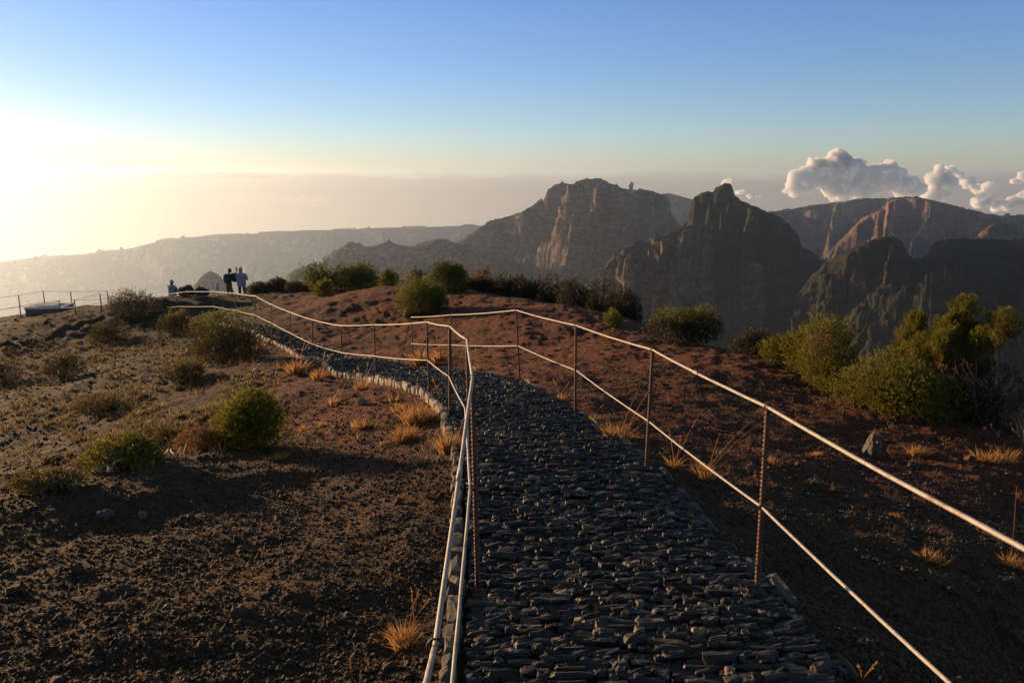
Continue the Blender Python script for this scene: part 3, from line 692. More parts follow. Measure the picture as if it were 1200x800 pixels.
bush('wide_bush', 'widest green bush, lit on the crown and black beneath, above the pale pointed rock', 1040, 492, 150, 82, 'leaf_yellow', seed=77, Y=9.6, n=8000, leaf=.032, lobes=16, mat2=None, dratio=.7)
bush('wide_bush', 'dark green bush filling the corner under the upright heaths', 1140, 500, 130, 74, 'leaf_dark', seed=78, Y=9.7, n=4500, leaf=.032, lobes=12, dratio=.7)
plume('tree_heath', 'upright heath with two golden leafy plumes rising behind the widest bush', 1085, 470, [(1070, 371, 12, 425), (1082, 396, 16, 440), (1056, 404, 9, 432), (1100, 376, 5, 420)], Y=10.4, seed=80, n=1000, leaf=.022)
plume('tree_heath', 'tallest upright heath, a thick golden plume against the dark valley', 1128, 480, [(1131, 352, 14, 420), (1118, 372, 13, 440), (1142, 384, 14, 450), (1106, 392, 11, 436)], Y=10.0, seed=81, n=1100, leaf=.022)
plume('tree_heath', 'thin upright heath with bare crooked lower branches at the picture edge', 1168, 490, [(1158, 370, 9, 412), (1178, 366, 9, 396), (1150, 388, 8, 424), (1190, 380, 6, 400), (1167, 392, 6, 410)], Y=9.6, seed=82, n=700, leaf=.020)
def twig_shrub(label, px, py, wpx, hpx, Y, seed, name='twiggy_shrub', n=16, lf=240):
    g = np.random.default_rng(seed); p = locate(px, py, Y); dep = depth_of(p); w = wpx * dep / FPX; h = P(px, py - hpx, p[1])[2] - p[2]; root = empty(name, p, label, 'shrub'); mb = MB(); tips = []
    def grow(a0, d, L, r, lv):
        k = 5; pts = [a0]
        for i in range(k - 1): d = d + g.normal(0, .16, 3); d[2] += .05; d /= np.linalg.norm(d); pts.append(pts[-1] + d * L / (k - 1))
        V, F = tube(pts, np.linspace(r, r * .6, k), 5 if lv < 2 else 4); mb.add(V, F)
        if lv < 3:
            for _ in range(3 if lv else 2): grow(pts[g.integers(2, k)], d + g.normal(0, .55, 3), L * g.uniform(.5, .8), r * .6, lv + 1)
        else: tips.append(pts[-1])
    for i in range(n // 2):
        a = g.uniform(0, 2 * pi); grow(np.array([g.normal(0, .04), g.normal(0, .04), -.03]), np.array([cos(a) * w / h * .6, sin(a) * w / h * .5, 1.0]), h * .42, .011, 0)
    mb.build('branch', M['bark'], root); tips = np.array(tips); V, F = leaves(tips[g.integers(0, len(tips), lf)], g.normal(0, .4, (lf, 3)) + [0, 0, 1], .022, .008, g, 4, .5); mesh_np('foliage', V, F, M['leaf_rust'], root, False, tint_for(lf, 16, g)); return root
twig_shrub('leafless twiggy shrub at the picture edge above the dry grass', 1206, 520, 62, 66, 8.2, 83)
twig_shrub('bare grey branches tangled under the upright heaths', 1150, 492, 90, 84, 9.3, 84, n=14, lf=120)
# ---- dry grass tufts
T = [
 ('bright orange grass tuft in the corner of the railing foot and the path', 727, 513, 40, 22, 'straw', [(757, 463), (768, 470), (748, 455)], 190),
 ('small orange tuft on the path edge beside the third post', 657, 469, 16, 10, 'straw', [(650, 448), (664, 452), (669, 455)], 60),
 ('faint grey orange tuft between the bright corner tuft and the path', 695, 491, 17, 8, 'straw', [(705, 476)], 50),
 ('orange tuft with long stalks just outside the path kerb', 790, 549, 24, 16, 'straw', [(784, 503), (798, 512), (816, 492)], 90),
 ('wide glowing orange tuft under the lower rail with two crossing stalks', 822, 557, 36, 16, 'straw', [(876, 497), (893, 494), (842, 512)], 170),
 ('pale flat tuft behind the glowing one under the lower rail', 836, 531, 34, 7, 'palestraw', [], 80),
 ('reddish tuft just behind the ribbed near post', 900, 544, 30, 12, 'straw', [], 90),
 ('short rusty tuft in the shade below the golden broom bush', 958, 534, 16, 8, 'straw', [], 60),
 ('grey green tuft alone on the dark slope nearest the lower rail', 953, 566, 16, 8, 'greygreen', [], 50),
 ('grey green tuft on the dark slope farther down than its twin', 989, 583, 18, 7, 'greygreen', [], 50),
 ('orange tuft beside the pale pointed rock', 1074, 533, 30, 12, 'straw', [], 130),
 ('small rusty clump directly under the orange tuft by the pale rock', 1077, 546, 14, 8, 'straw', [], 60),
 ('dim tuft above the orange tuft by the pale rock', 1105, 515, 18, 6, 'palestraw', [], 50),
 ('broad orange tuft below the leafless shrub', 1162, 541, 46, 16, 'straw', [], 170),
 ('small orange tuft in the middle of the black slope', 1047, 607, 24, 9, 'straw', [], 80),
 ('upright bright orange tuft lowest on the black slope', 1088, 658, 34, 15, 'straw', [], 150),
 ('orange tuft with one tall stalk touching the upper rail', 1186, 665, 40, 17, 'straw', [(1191, 574)], 150),
 ('pair of thin reddish stems at the bottom of the black slope', 1010, 800, 8, 6, 'straw', [(1007, 782), (1024, 779), (1019, 786)], 14),
 ('golden grass tuft on the cinders beside the near rail', 476, 752, 48, 26, 'straw', [(483, 697), (488, 700), (500, 705)], 230),
 ('little tuft growing out of the path at the foot of the nearest post', 568, 713, 26, 20, 'straw', [], 90),
 ('tiny tuft behind the nearest post on the path', 571, 683, 12, 12, 'straw', [], 40),
 ('tall golden tuft leaning on the kerb behind the rail', 529, 531, 34, 34, 'straw', [(512, 470), (545, 486)], 240),
 ('grey green grass clump in the bush shadow next to the kerb', 497, 545, 34, 18, 'greygreen', [(494, 504), (522, 486), (528, 478)], 150),
 ('golden tuft with a dark side at the bend of the kerb', 476, 515, 30, 16, 'straw', [], 120),
 ('wild golden tuft full of stalks in the crook of the kerb', 484, 496, 44, 30, 'straw', [(470, 452), (500, 458), (512, 452), (489, 446)], 220),
 ('rounded orange tuft left of the wild stalky one', 466, 484, 22, 12, 'straw', [], 90),
 ('orange tuft close to the kerb top by the seventh rail joint', 461, 470, 18, 10, 'straw', [(452, 452)], 70),
 ('golden tuft on the kerb itself with a fan of pale stalks', 424, 457, 26, 14, 'straw', [(420, 432), (431, 428), (438, 424), (415, 436)], 110),
 ('green gold tuft at the corner of the kerb and the far posts', 514, 468, 20, 12, 'straw', [(520, 440), (508, 446)], 80),
 ('rusty tuft on the slope under the kerb with two stalks', 391, 474, 18, 11, 'straw', [(402, 455), (398, 458)], 70),
 ('orange grass patch in the open middle of the lit slope', 424, 499, 34, 12, 'straw', [], 120),
 ('low orange tuft beside the open patch, nearer the round bush', 378, 500, 14, 10, 'straw', [], 60),
 ('scattered orange grass just off the round bush', 357, 504, 22, 8, 'straw', [], 70),
 ('single small tuft on the edge of the long bush shadow', 449, 521, 9, 8, 'straw', [], 40),
 ('orange tuft at the foot of the round green bush', 326, 539, 28, 9, 'straw', [], 110),
 ('golden grass around the first pale kerb stones', 349, 438, 34, 20, 'straw', [(356, 404), (362, 402), (345, 410)], 170),
 ('golden tuft between the two stretches of pale kerb', 373, 446, 24, 16, 'straw', [(380, 416), (385, 420)], 110),
 ('green tuft growing inside the kerb by the far posts', 396, 437, 20, 10, 'greygreen', [], 70),
 ('tall yellow grass clump where the two railings cross in the distance', 492, 428, 22, 24, 'straw', [(490, 396), (497, 398)], 150),
 ('tall golden grass clump beside the path under the crossing rails', 516, 424, 26, 22, 'straw', [(512, 398), (522, 396)], 150),
 ('orange tuft on the red ground just past the path bend', 561, 434, 16, 10, 'straw', [(557, 412)], 60),
 ('small pale clump on the red saddle near the path end', 628, 447, 10, 6, 'palestraw', [], 30),
]
for i, (lab, px, py, w, h, mt, st, n) in enumerate(T):
    tuft(lab, px, py, w, h, mt, 200 + i, st, 'dry grass tufts', n)
# bare tall stalks standing clear of the broom bushes
def stalk(label, px, py, tips, Y, seed):
    g = np.random.default_rng(seed); p = P(px, py, Y); mb = MB()
    for (x, y) in tips:
        t = P(x, y, Y); s = np.linspace(0, 1, 9)[:, None]; pts = p * (1 - s) + t * s; pts[:, 0] -= (np.sin(pi * s) * .05)[:, 0]
        V, F = tube(pts - p, np.linspace(.010, .004, 9), 5); mb.add(V, F, .6); q = pts[-3] - p + (pts[-1] - pts[-3]) * g.uniform(0, 1, (30, 1)); V, F = leaves(q, np.repeat((pts[-1] - pts[-3])[None], 30, 0), .04, .008, g, 1, .2); mb.add(V, F, .5)
    o = mb.build('tall_stalk', M['palestraw'], loc=p); tag(o, label, 'grass stalk'); return o
stalk('tall thin curved grass stalk rising over the high broom bush', 958, 392, [(972, 351)], 12.1, 1)
stalk('pair of straight pale stalks leaning out of the golden broom bush', 990, 432, [(1012, 386), (1004, 394)], 10.6, 2)
# pale dry grass combed over the dim slope
def slope_grass():
    g = np.random.default_rng(91); mb = MB(); N = 0
    for (x0, x1, y0, y1, n, L, k) in [(0, 330, 400, 520, 1100, .15, 8), (0, 215, 500, 556, 220, .14, 9), (330, 540, 440, 540, 260, .07, 7), (60, 260, 470, 530, 240, .18, 8), (100, 260, 385, 430, 160, .18, 7)]:
        for _ in range(n):
            px, py = g.uniform(x0, x1), g.uniform(y0, y1)
            if pnoise(np.array([px * .022]), np.array([py * .04]), 3.3)[0] < -.12: continue
            p = hit(px, py)
            if p is None or path_in(p[0], p[1]) > -.1: continue
            V, F, m = blades(k, L * g.uniform(.5, 1.2), .05, g, .8, .0012 * p[1], 3, (.25, -.1)); mb.add(V + p, F, np.repeat(g.uniform(0, 1, len(V) // m), m))
    o = mb.build('dry_grass', M['palestraw'], None, False); tag(o, 'sparse dry grass blades scattered over the dim hazy slope', 'grass', kind='stuff')
slope_grass()

# ---------------------------------------------------------------- rocks, roots
def rock(label, px, py, wpx, hpx, seed, mat='rock', Y=None, depthr=.8, tint=.6, cat='rock', name='rock', group=None, pointy=0):
    g = np.random.default_rng(seed); p = locate(px, py, Y) if Y is None else P(px, py, Y); dep = depth_of(p); w = wpx * dep / FPX; h = hpx * dep / FPX
    B, F = ICO3; n = fbm(B[:, 0] * 1.4 + seed, B[:, 1] * 1.4, B[:, 2] * 1.4, 4, .6); fl = np.round(n * 5) / 5
    v = B * (1 + .32 * fl + .25 * n)[:, None]; v[:, 2] = np.maximum(v[:, 2], -.6)
    if pointy: v[:, 0] *= 1 - pointy * np.clip(v[:, 2] * .5 + .5, 0, 1)
    v = v * np.array([w / 2, w / 2 * depthr, h * .6]); v[:, 2] += h * .35
    o = mesh_np(name, v, F, M[mat], smooth=False, tint=np.full(len(v), tint), loc=p); tag(o, label, cat, group); return o
rock('pale pointed rock standing up from the dark cinders', 1022, 533, 24, 27, 5, tint=.6, pointy=.5)
rock('flat grey rock lying on the near cinder slope', 124, 606, 20, 9, 6, tint=.6)
rock('small pale stone close to the flat grey rock', 168, 608, 9, 9, 7, tint=.9)
rock('whitish stone on the lit slope under the kerb', 424, 474, 9, 9, 8, tint=1.0)
rock('white stone at the end of the kerb behind the rails', 530, 500, 14, 12, 9, tint=1.0)
rock('rounded brown stone beside the nearest stretch of kerb', 531, 704, 22, 26, 10, tint=.35)
rock('dim stone among the rusty clumps by the pale rock', 1068, 549, 10, 8, 14, tint=.3)
rock('pale stone under the leafless shrub at the picture edge', 1190, 506, 18, 16, 15, tint=.5)
rock('small bright stone on the cinders below the flat grey rock', 354, 634, 5, 4, 16, tint=1.0)
rock('dark boulder beside the seated walker', 219, 346, 17, 12, 11, Y=32, tint=.05, depthr=1)
rock('dark low boulder between the seated walker and the standing pair', 236, 346, 16, 10, 12, Y=32, tint=.05, depthr=1)
rock('pale stone catching the light behind the railing crest', 229, 353, 5, 9, 13, Y=31, tint=1.0)
def root_wood():
    for lab, pts, r in (('bleached crooked root lying along the foot of the olive bush', [(118, 556), (124, 552), (130, 555), (136, 550)], .016),
                        ('bare twisted root poking out beside the rusty cushion shrub', [(177, 545), (184, 538), (193, 536), (199, 531), (206, 537), (214, 529)], .016),
                        ('thin bare root upright on the yellowish scrub mat', [(54, 578), (57, 571), (59, 563)], .010),
                        ('pale dead roots at the foot of the rounded green bush', [(474, 371), (476, 364), (479, 360), (482, 362)], .035)):
        w = []
        for i, (x, y) in enumerate(pts):
            p = locate(x, y + 2); w.append(p + np.array([0, 0, .03 + .05 * (i % 2)]))
        w = np.array(w); t = np.linspace(0, 1, len(w)); s = np.linspace(0, 1, 24); pts3 = np.stack([np.interp(s, t, w[:, k]) for k in range(3)], -1) + np.random.default_rng(len(pts)).normal(0, .006, (24, 3))
        mb = MB(); V, F = tube(pts3 - w[0], np.linspace(r, r * .35, 24) * (1 + .25 * np.sin(s * 23)), 6); mb.add(V, F)
        for k in (8, 15):
            V, F = tube([pts3[k] - w[0], pts3[k] - w[0] + [.05, .02, .08], pts3[k] - w[0] + [.14, .02, .10]], [r * .6, r * .4, r * .15], 5); mb.add(V, F)
        o = mb.build('dead_root', M['wood'], loc=w[0]); tag(o, lab, 'root')
root_wood()
def plant_stem():
    p = hit(183, 752); g = np.random.default_rng(5); mb = MB(); pts = np.array([[0, 0, -.01], [.005, 0, .05], [-.004, 0, .10], [.006, 0, .14], [.02, 0, .16]]); V, F = tube(pts, [.004, .003, .003, .002, .001], 5); mb.add(V, F, .6)
    V, F = leaves(pts[g.integers(1, 5, 16)] + g.normal(0, .003, (16, 3)), g.normal(0, 1, (16, 3)) + [0, 0, .5], .018, .006, g, 1, .5); mb.add(V, F, .6)
    o = mb.build('dry_sprig', M['greygreen'], loc=p); tag(o, 'small knobbly dried sprig standing alone on the near cinders', 'sprig')
    a, b = hit(350, 690), hit(432, 693); w = np.linspace(a, b, 12) + np.array([0, 0, .03]); w[:, 2] += .02 * np.sin(np.linspace(0, 3, 12)); V, F = tube(w - a, .0016, 4); o = MB().add(V, F, .6).build('dry_twig', M['palestraw'], loc=a); tag(o, 'long thin dry twig lying level on the near cinders', 'twig')
    a, b = hit(446, 797), hit(520, 742); w = np.linspace(a, b, 12) + np.array([0, 0, .04]); w[:, 2] += .05 * np.sin(np.linspace(0, 3, 12)); V, F = tube(w - a, .0018, 4); o = MB().add(V, F, .6).build('dry_twig', M['palestraw'], loc=a); tag(o, 'thin dry stalk slanting up under the near rails at the picture bottom', 'twig')
plant_stem()

# ---------------------------------------------------------------- wire fence and timber slab on the far shoulder
def far_fence():
    b0 = P(21, 377, 31); root = empty('wire_fence', (b0[0], b0[1], b1(b0[0], b0[1])), 'thin wire fence of dark posts around the timber slab on the misty shoulder', 'fence'); o = np.array(root.location); tops = []
    for (px, pb, pt, Y) in [(-26, 384, 352, 30.5), (21, 378, 346, 31), (50, 368, 341, 32), (82, 368, 341.5, 32.5), (125, 366, 341, 33.5)]:
        t = P(px, pt, Y); z = b1(t[0], t[1]); V, F = tube([(t[0], t[1], z - .1), (t[0] + .02, t[1], t[2])], .022, 6); MB().add(V - o, F).build('post', M['rust'], root); tops.append((t, z))
    for f in (1.0, .52):
        w = [np.array([t[0], t[1], z + (t[2] - z) * f]) - o for t, z in tops]; V, F = tube(curve_pts(w, 6, .4, .002), .008, 5); MB().add(V, F).build('wire', M['wire'], root)
    b0 = P(87, 366, 29); root = empty('wire_fence', (b0[0], b0[1], b1(b0[0], b0[1])), 'lower wire fence of shorter posts in front of the timber slab', 'fence'); o = np.array(root.location); tops = []
    for (px, pt, Y) in [(-10, 364, 28), (69, 353, 30.5), (87, 351, 29), (117, 344.5, 29), (130, 347, 31)]:
        t = P(px, pt, Y); z = b1(t[0], t[1]); z = min(z, t[2] - .5); V, F = tube([(t[0], t[1], z - .1), (t[0], t[1], t[2])], .020, 6); MB().add(V - o, F).build('post', M['rust'], root); tops.append((t, z))
    for f in (1.0, .5):
        w = [np.array([t[0], t[1], z + (t[2] - z) * f]) - o for t, z in tops]; V, F = tube(curve_pts(w, 6, .4, .002), .007, 5); MB().add(V, F).build('wire', M['wire'], root)
far_fence()
def slab():
    p = P(60, 372, 31.5); z = P(60, 361, 31.5)[2]; w = 42 * depth_of(p) / FPX; root = empty('stone_platform', (p[0], p[1], z - .42), 'low square platform with a pale flat top behind the wire fence', 'platform')
    V, F = box((0, 0, .18), (w * .94, 1.1, .6), .1); MB().add(V, F).build('base', M['tank'], root, False); V, F = box((0, 0, .51), (w * .98, 1.2, .07), .1); MB().add(V, F).build('slab_top', M['tanktop'], root, False)
    V, F = box((0, 0, .56), (w * .5, .7, .04), .1); MB().add(V, F).build('cover', M['tanktop'], root, False)
slab()

# ---------------------------------------------------------------- walkers
def skin_body(name, joints, edges, mat, parent, root_i=0, sub=2):
    me = bpy.data.meshes.new(name); me.from_pydata([tuple(j[:3]) for j in joints], edges, []); o = bpy.data.objects.new(name, me); COL.objects.link(o)
    me.materials.append(mat); md = o.modifiers.new('skin', 'SKIN'); 
    for i, j in enumerate(joints): me.skin_vertices[0].data[i].radius = (j[3], j[4] if len(j) > 4 else j[3])
    me.skin_vertices[0].data[root_i].use_root = True
    s = o.modifiers.new('sub', 'SUBSURF'); s.levels = sub; s.render_levels = sub; o.parent = parent; return o
def cloth(name, c): return simple(name, [(.3, tuple(x * .8 for x in c)), (.7, c)], 18, .85, bmp=.01, bscale=9)
M['skin'] = simple('skin', [(.3, (.40, .24, .16)), (.7, (.48, .30, .21))], 10, .6)
M['c_dark'] = cloth('dark_jacket', (.05, .042, .03)); M['c_olive'] = cloth('olive_trousers', (.07, .065, .035)); M['c_cap'] = cloth('violet_hat', (.10, .08, .11))
M['c_blue'] = cloth('pale_blue_jacket', (.30, .29, .34)); M['c_grey'] = cloth('grey_trousers', (.09, .085, .08)); M['c_pack'] = cloth('dark_pack', (.04, .035, .03)); M['c_yel'] = cloth('yellow_strap', (.55, .42, .05)); M['c_white'] = cloth('white_cloth', (.6, .6, .62)); M['c_sky'] = cloth('blue_jacket', (.24, .25, .32))
def head(parent, c, mat_hair, tilt=0, scale=1.0, hood=None):
    V, F = ICO3; v = V * np.array([.078, .095, .118]) * scale; f = V[:, 1] > 0
    v[:, 1] += np.where((np.abs(V[:, 0]) < .22) & f & (np.abs(V[:, 2] + .08) < .22), .018, 0)        # nose
    v[:, 0] *= 1 - .22 * np.clip(-V[:, 2], 0, 1)
    mb = MB().add(v + c, F)
    for s in (-1, 1):
        E, G = ICO1; mb.add(E * np.array([.012, .022, .032]) + c + np.array([s * .08, -.005, 0]), G)
    h = mb.build('head', M['skin'], parent); 
    V, F = ICO3; k = hood or 1.0; u = V * np.array([.092, .108, .13]) * k * scale; keep = (V[:, 2] > -.1 - .6 * (V[:, 1] < .1)) 
    u[:, 1] = np.where(V[:, 1] > .35, np.minimum(u[:, 1], .085 * k), u[:, 1]); fk = F[np.all((V[F][:, :, 1] < .62) | (V[F][:, :, 2] > .45), axis=1)]
    MB().add(u + c + np.array([0, -.012, .012]), fk).build('hair' if hood is None else 'hood', mat_hair, parent)
    return h
def hand(mb, c, d):
    c = np.array(c, float); V, F = ICO2; mb.add(V * np.array([.022, .022, .045]) + c, F)
    for k, (ox, L) in enumerate(((-.018, .05), (-.006, .058), (.006, .055), (.017, .045))):
        V, F = tube([c + [ox, 0, .03], c + [ox, .012, .03 + L * .55], c + [ox, .03, .03 + L * .9]], [.0085, .008, .006], 6); mb.add(V, F)
    V, F = tube([c + [.018 * d, .005, -.01], c + [.04 * d, .015, .015], c + [.045 * d, .025, .035]], [.009, .009, .006], 6); mb.add(V, F)
def person(label, px, py_top, Y, hpx, pose):
    """built facing +Y (away over the valley), feet at the origin"""
    top = P(px, py_top, Y); sc = hpx; hgt = 1.72 if pose != 'sit' else 1.02
    root = empty('person', (top[0], top[1], top[2] - hgt * sc), label, 'person'); root.scale = (sc, sc, sc)
    if pose == 'lean':
        root.rotation_euler.z = radians(-28)
        J = [(0, 0, .93, .15, .12), (0, .03, 1.12, .15, .115), (0, .07, 1.34, .185, .12), (0, .09, 1.45, .07), (0, .11, 1.53, .055), (-.19, .06, 1.39, .07), (-.27, .02, 1.14, .055), (-.20, .20, .98, .042), (.19, .07, 1.39, .07), (.27, .06, 1.13, .055), (.18, .28, 1.02, .042),
             (-.10, 0, .88, .10), (-.12, .04, .50, .07), (-.13, -.02, .10, .05), (-.13, .12, .04, .045), (.10, 0, .88, .10), (.13, .06, .50, .07), (.13, .0, .10, .05), (.13, .14, .04, .045)]
        hd = np.array([0, .15, 1.60])
    elif pose == 'photo':
        root.rotation_euler.z = radians(12)
        J = [(0, 0, .93, .17, .14), (0, 0, 1.12, .18, .14), (0, .0, 1.34, .20, .14), (0, .01, 1.46, .08), (0, .02, 1.53, .06), (-.20, .02, 1.39, .075), (-.30, .18, 1.22, .055), (-.27, .36, 1.46, .042), (.20, .0, 1.39, .075), (.28, .04, 1.13, .06), (.20, .22, 1.08, .045),
             (-.10, 0, .88, .11), (-.11, .02, .50, .08), (-.11, -.02, .10, .055), (-.11, .12, .04, .045), (.10, 0, .88, .11), (.12, .03, .50, .08), (.12, -.01, .10, .055), (.12, .13, .04, .045)]
        hd = np.array([0, .03, 1.60])
    else:
        root.rotation_euler.z = radians(-15)
        J = [(0, 0, .16, .17, .14), (0, .02, .38, .17, .13), (0, .06, .62, .19, .13), (0, .08, .73, .07), (0, .10, .80, .055), (-.19, .05, .66, .07), (-.27, .16, .44, .055), (-.12, .34, .42, .042), (.19, .05, .66, .07), (.27, .16, .44, .055), (.12, .34, .42, .042),
             (-.11, .05, .16, .10), (-.13, .42, .42, .075), (-.12, .52, .08, .05), (-.12, .64, .04, .045), (.11, .05, .16, .10), (.13, .42, .42, .075), (.12, .52, .08, .05), (.12, .64, .04, .045)]
        hd = np.array([0, .12, .88])
    E = [(0,1),(1,2),(2,3),(3,4),(2,5),(5,6),(6,7),(2,8),(8,9),(9,10),(0,11),(11,12),(12,13),(13,14),(0,15),(15,16),(16,17),(17,18)]
    jm = {'lean': 'c_dark', 'photo': 'c_grey', 'sit': 'c_grey'}[pose]
    skin_body('body', J, E, M[jm], root)
    for jj, dd_ in ((7, 1), (10, -1)):
        mb = MB(); hand(mb, J[jj][:3], dd_); mb.build('hand', M['skin'], root)
    head(root, hd, M['c_cap' if pose == 'lean' else 'c_blue' if pose == 'photo' else 'c_sky'], hood=None if pose == 'lean' else 1.22)
    # jacket over the upper body
    if pose != 'lean':
        z0, z1 = (.78, 1.47) if pose == 'photo' else (.12, .74)
        k = 14; m_ = 20; zz = np.linspace(z0, z1, k); a = np.arange(m_) * 2 * pi / m_; w = np.interp((zz - z0) / (z1 - z0), [0, .3, .78, .93, 1], [.235, .225, .25, .17, .09]); yo = np.interp(zz, [z0, z1], [0, J[3][1]])
        V = np.stack([w[:, None] * np.cos(a)[None] * (1 + .04 * np.sin(a * 5 + zz[:, None] * 9)), yo[:, None] + w[:, None] * .74 * np.sin(a)[None] * (1 + .05 * np.sin(a * 3 + zz[:, None] * 14)), np.repeat(zz[:, None], m_, 1)], -1).reshape(-1, 3)
        mb = MB().add(V, grid_faces(k, m_, wrap=True))
        for s in (5, 8):
            V, F = tube([J[s][:3], J[s + 1][:3], (np.array(J[s + 1][:3]) * .25 + np.array(J[s + 2][:3]) * .75)], [.098, .08, .062], 10); mb.add(V, F)
        mb.build('jacket', M['c_blue' if pose == 'photo' else 'c_sky'], root)
    else:
        V, F = ICO3; v = np.sign(V) * np.abs(V) ** .75 * np.array([.17, .11, .25]) + np.array([0, -.14, 1.22]); MB().add(v, F).build('backpack', M['c_pack'], root)
    return root
person('person in dark clothes and a violet hat leaning forward on the skyline', 266.5, 315, 40, 1.0, 'lean')
person('person in a long pale blue hooded jacket standing with one hand raised', 281.5, 314, 40, 1.0, 'photo')
person('person in a blue hooded jacket sitting beside the dark boulders', 199.5, 328.5, 36, .78, 'sit')
def camera_thing():
    p = P(277.2, 315.5, 40.3); V, F = box((0, 0, 0), (.09, .02, .17)); mb = MB().add(V, F); o = mb.build('phone', M['c_yel'], None, False, loc=p); tag(o, 'yellow cased phone held up by the pale blue hooded walker', 'phone')
    V, F = ICO3; v = np.sign(V) * np.abs(V) ** .8 * np.array([.20, .14, .24]); p = P(274.5, 325, 40.2); o = mesh_np('rucksack', v * (1 + .08 * fbm(V[:, 0] * 3, V[:, 1] * 3, V[:, 2] * 3, 3)[:, None]), F, M['c_pack'], loc=p); tag(o, 'dark rucksack between the two standing walkers', 'rucksack')
    V, F = ICO3; v = np.sign(V) * np.abs(V) ** .8 * np.array([.10, .10, .22]); p = P(254.5, 335.5, 38.5); o = mesh_np('white_bag', v * (1 + .1 * fbm(V[:, 0] * 3, V[:, 1] * 3, V[:, 2] * 3, 3)[:, None]), F, M['c_white'], loc=p); tag(o, 'small bright white bag catching the sun beside the leaning walker', 'bag')
camera_thing()

# ---------------------------------------------------------------- mountains
def ridge(name, label, pts, front, back, sf, sb, amp, seed, lam=260, mat='mount', rough=1.0, step=1.3, rows=220, cliff=0.0, cliffx=None, ribs=1.0, fine=1.0, floor=-1050):
    """pts: skyline as (px, py, distance); a real range with its near and far flanks"""
    pts = np.array(pts, float); px = np.arange(pts[0, 0], pts[-1, 0] + .01, step); n = len(px)
    py = np.interp(px, pts[:, 0], pts[:, 1]); D = np.interp(px, pts[:, 0], pts[:, 2])
    # small crags on the skyline
    py = py + rough * (2.2 * fbm(px / 8.0, px * 0 + seed, .3, 5, .65) + 2.4 * np.abs(pnoise(px / 4.3, px * 0 + seed * 2.1)) - .6)
    u = (px - 600) / FPX; v = (400 - py) / FPX; t = D / (CT + v * ST)
    X0 = u * t; Y0 = D; Z0 = CH + t * (v * CT - ST)
    hd = np.hypot(X0, Y0); dx, dy = X0 / hd, Y0 / hd
    q = np.linspace(0, 1, rows); sF = -front * (1 - q) ** 2.2; qb = np.linspace(0, 1, rows // 4)[1:]; sB = back * qb ** 1.6
    s = np.concatenate([sF, sB]); S, I = np.meshgrid(s, np.arange(n), indexing='ij')
    X = X0[I] + dx[I] * S; Y = Y0[I] + dy[I] * S
    a = np.abs(S); side = S < 0
    kw = max(3, int(22 / step)); ker = np.hanning(2 * kw + 1); ker /= ker.sum(); Zs = np.convolve(np.pad(Z0, kw, mode='edge'), ker, 'valid'); Zc = Z0[I] + (Zs[I] - Z0[I]) * sstep(0, 1.0, a / (lam * .45))
    lat = px[I] / 900 * D[I]
    ramp_ = np.minimum(1, a / (lam * .22)) ** .8
    cl = cliff * (np.interp(px, cliffx[0], cliffx[1])[I] if cliffx else 1)
    drop = np.where(side, sf * a, sb * a) + np.where(side, cl * sstep(2, 16, a + 5 * pnoise(lat / 20, lat * 0, seed)), 0)
    R = ridged(X / lam + seed * 3.1, Y / lam, seed, 6, .52) - 1.0
    wl = lat + lam * .55 * fbm(lat / (lam * 1.1), S / (lam * .9), seed, 3); rb = ribs * (ridged(wl / (lam * .6) + seed, S / (lam * 1.2), seed * .7, 5, .58) - 1.0)
    Z = Zc - drop + ramp_ * lam * amp * (R * .75 + rb * 1.7 + .35)
    Z = np.where(a < 1e-6, Z0[I], Z)
    # terraces of basalt layers give broken cliffs
    lay = 34.0; zz = Z / lay + .35 * fbm(X / 120, Y / 120, seed, 3); Z = Z + ramp_ * lay * .20 * np.sin(2 * pi * zz) / 2 * .8
    Z = Z + fine * ramp_ * (18 * fbm(X / 40, Y / 40, Z / 30, 5, .66) + 22 * (np.abs(fbm(X / 60, Y / 60, Z / 45 + 9, 4, .6)) - .3))
    Z = np.maximum(Z, floor); Zl = np.minimum(Zc, Z0[I] + .35 * np.maximum(a - 25, 0)) - .04 * np.minimum(a, 60); Z = np.minimum(Z, Zl)
    X = X + ramp_ * 6 * fbm(X / 30, Z / 18, 2.2 + seed, 3) * (a > 3); Y = Y + ramp_ * 10 * fbm(Y / 30, Z / 18, lat / 40, 3) * (a > 3)
    V = np.stack([X, Y, Z], -1).reshape(-1, 3)
    o = mesh_np(name, V, grid_faces(len(s), n), M[mat]); tag(o, label, 'mountain', kind='structure'); return o

ridge('mountain', 'long pale hazy ridge sloping down to the misty lowland', [(-420,372,6800),(-200,345,6800),(-60,322,6800),(0,307,6700),(54,300,6600),(96,298,6500),(125,294,6500),(154,291,6400),(196,280,6300),(250,276,6200),(317,273,6100),(358,269.6,6000),(417,269.6,6000),(440,267,6000),(500,266,6000),(560,264,6000),(600,268,6000),(680,300,6000)],
      3600, 500, .42, .5, .12, 1.0, 620, fine=.0, rough=.10, step=2.2, rows=130)
ridge('mountain', 'small dark pointed hill rising just behind the two standing walkers', [(214,352,1500),(226,336,1480),(238,322,1470),(246,317.5,1460),(256,322,1470),(268,334,1500),(284,352,1520),(300,370,1530)], 260, 160, .9, .9, .2, 2.0, 90, rough=.4, step=1.0, rows=80)
ridge('mountain', 'dim spur with a stepped outline below the jagged pinnacle ridge', [(300,350,1700),(326,335,1700),(338,322,1690),(346,315,1690),(360,312,1690),(380,318,1700),(400,330,1700),(420,352,1700)], 400, 200, .9, .9, .25, 2.6, 110, rough=.7, step=1.0, rows=80)
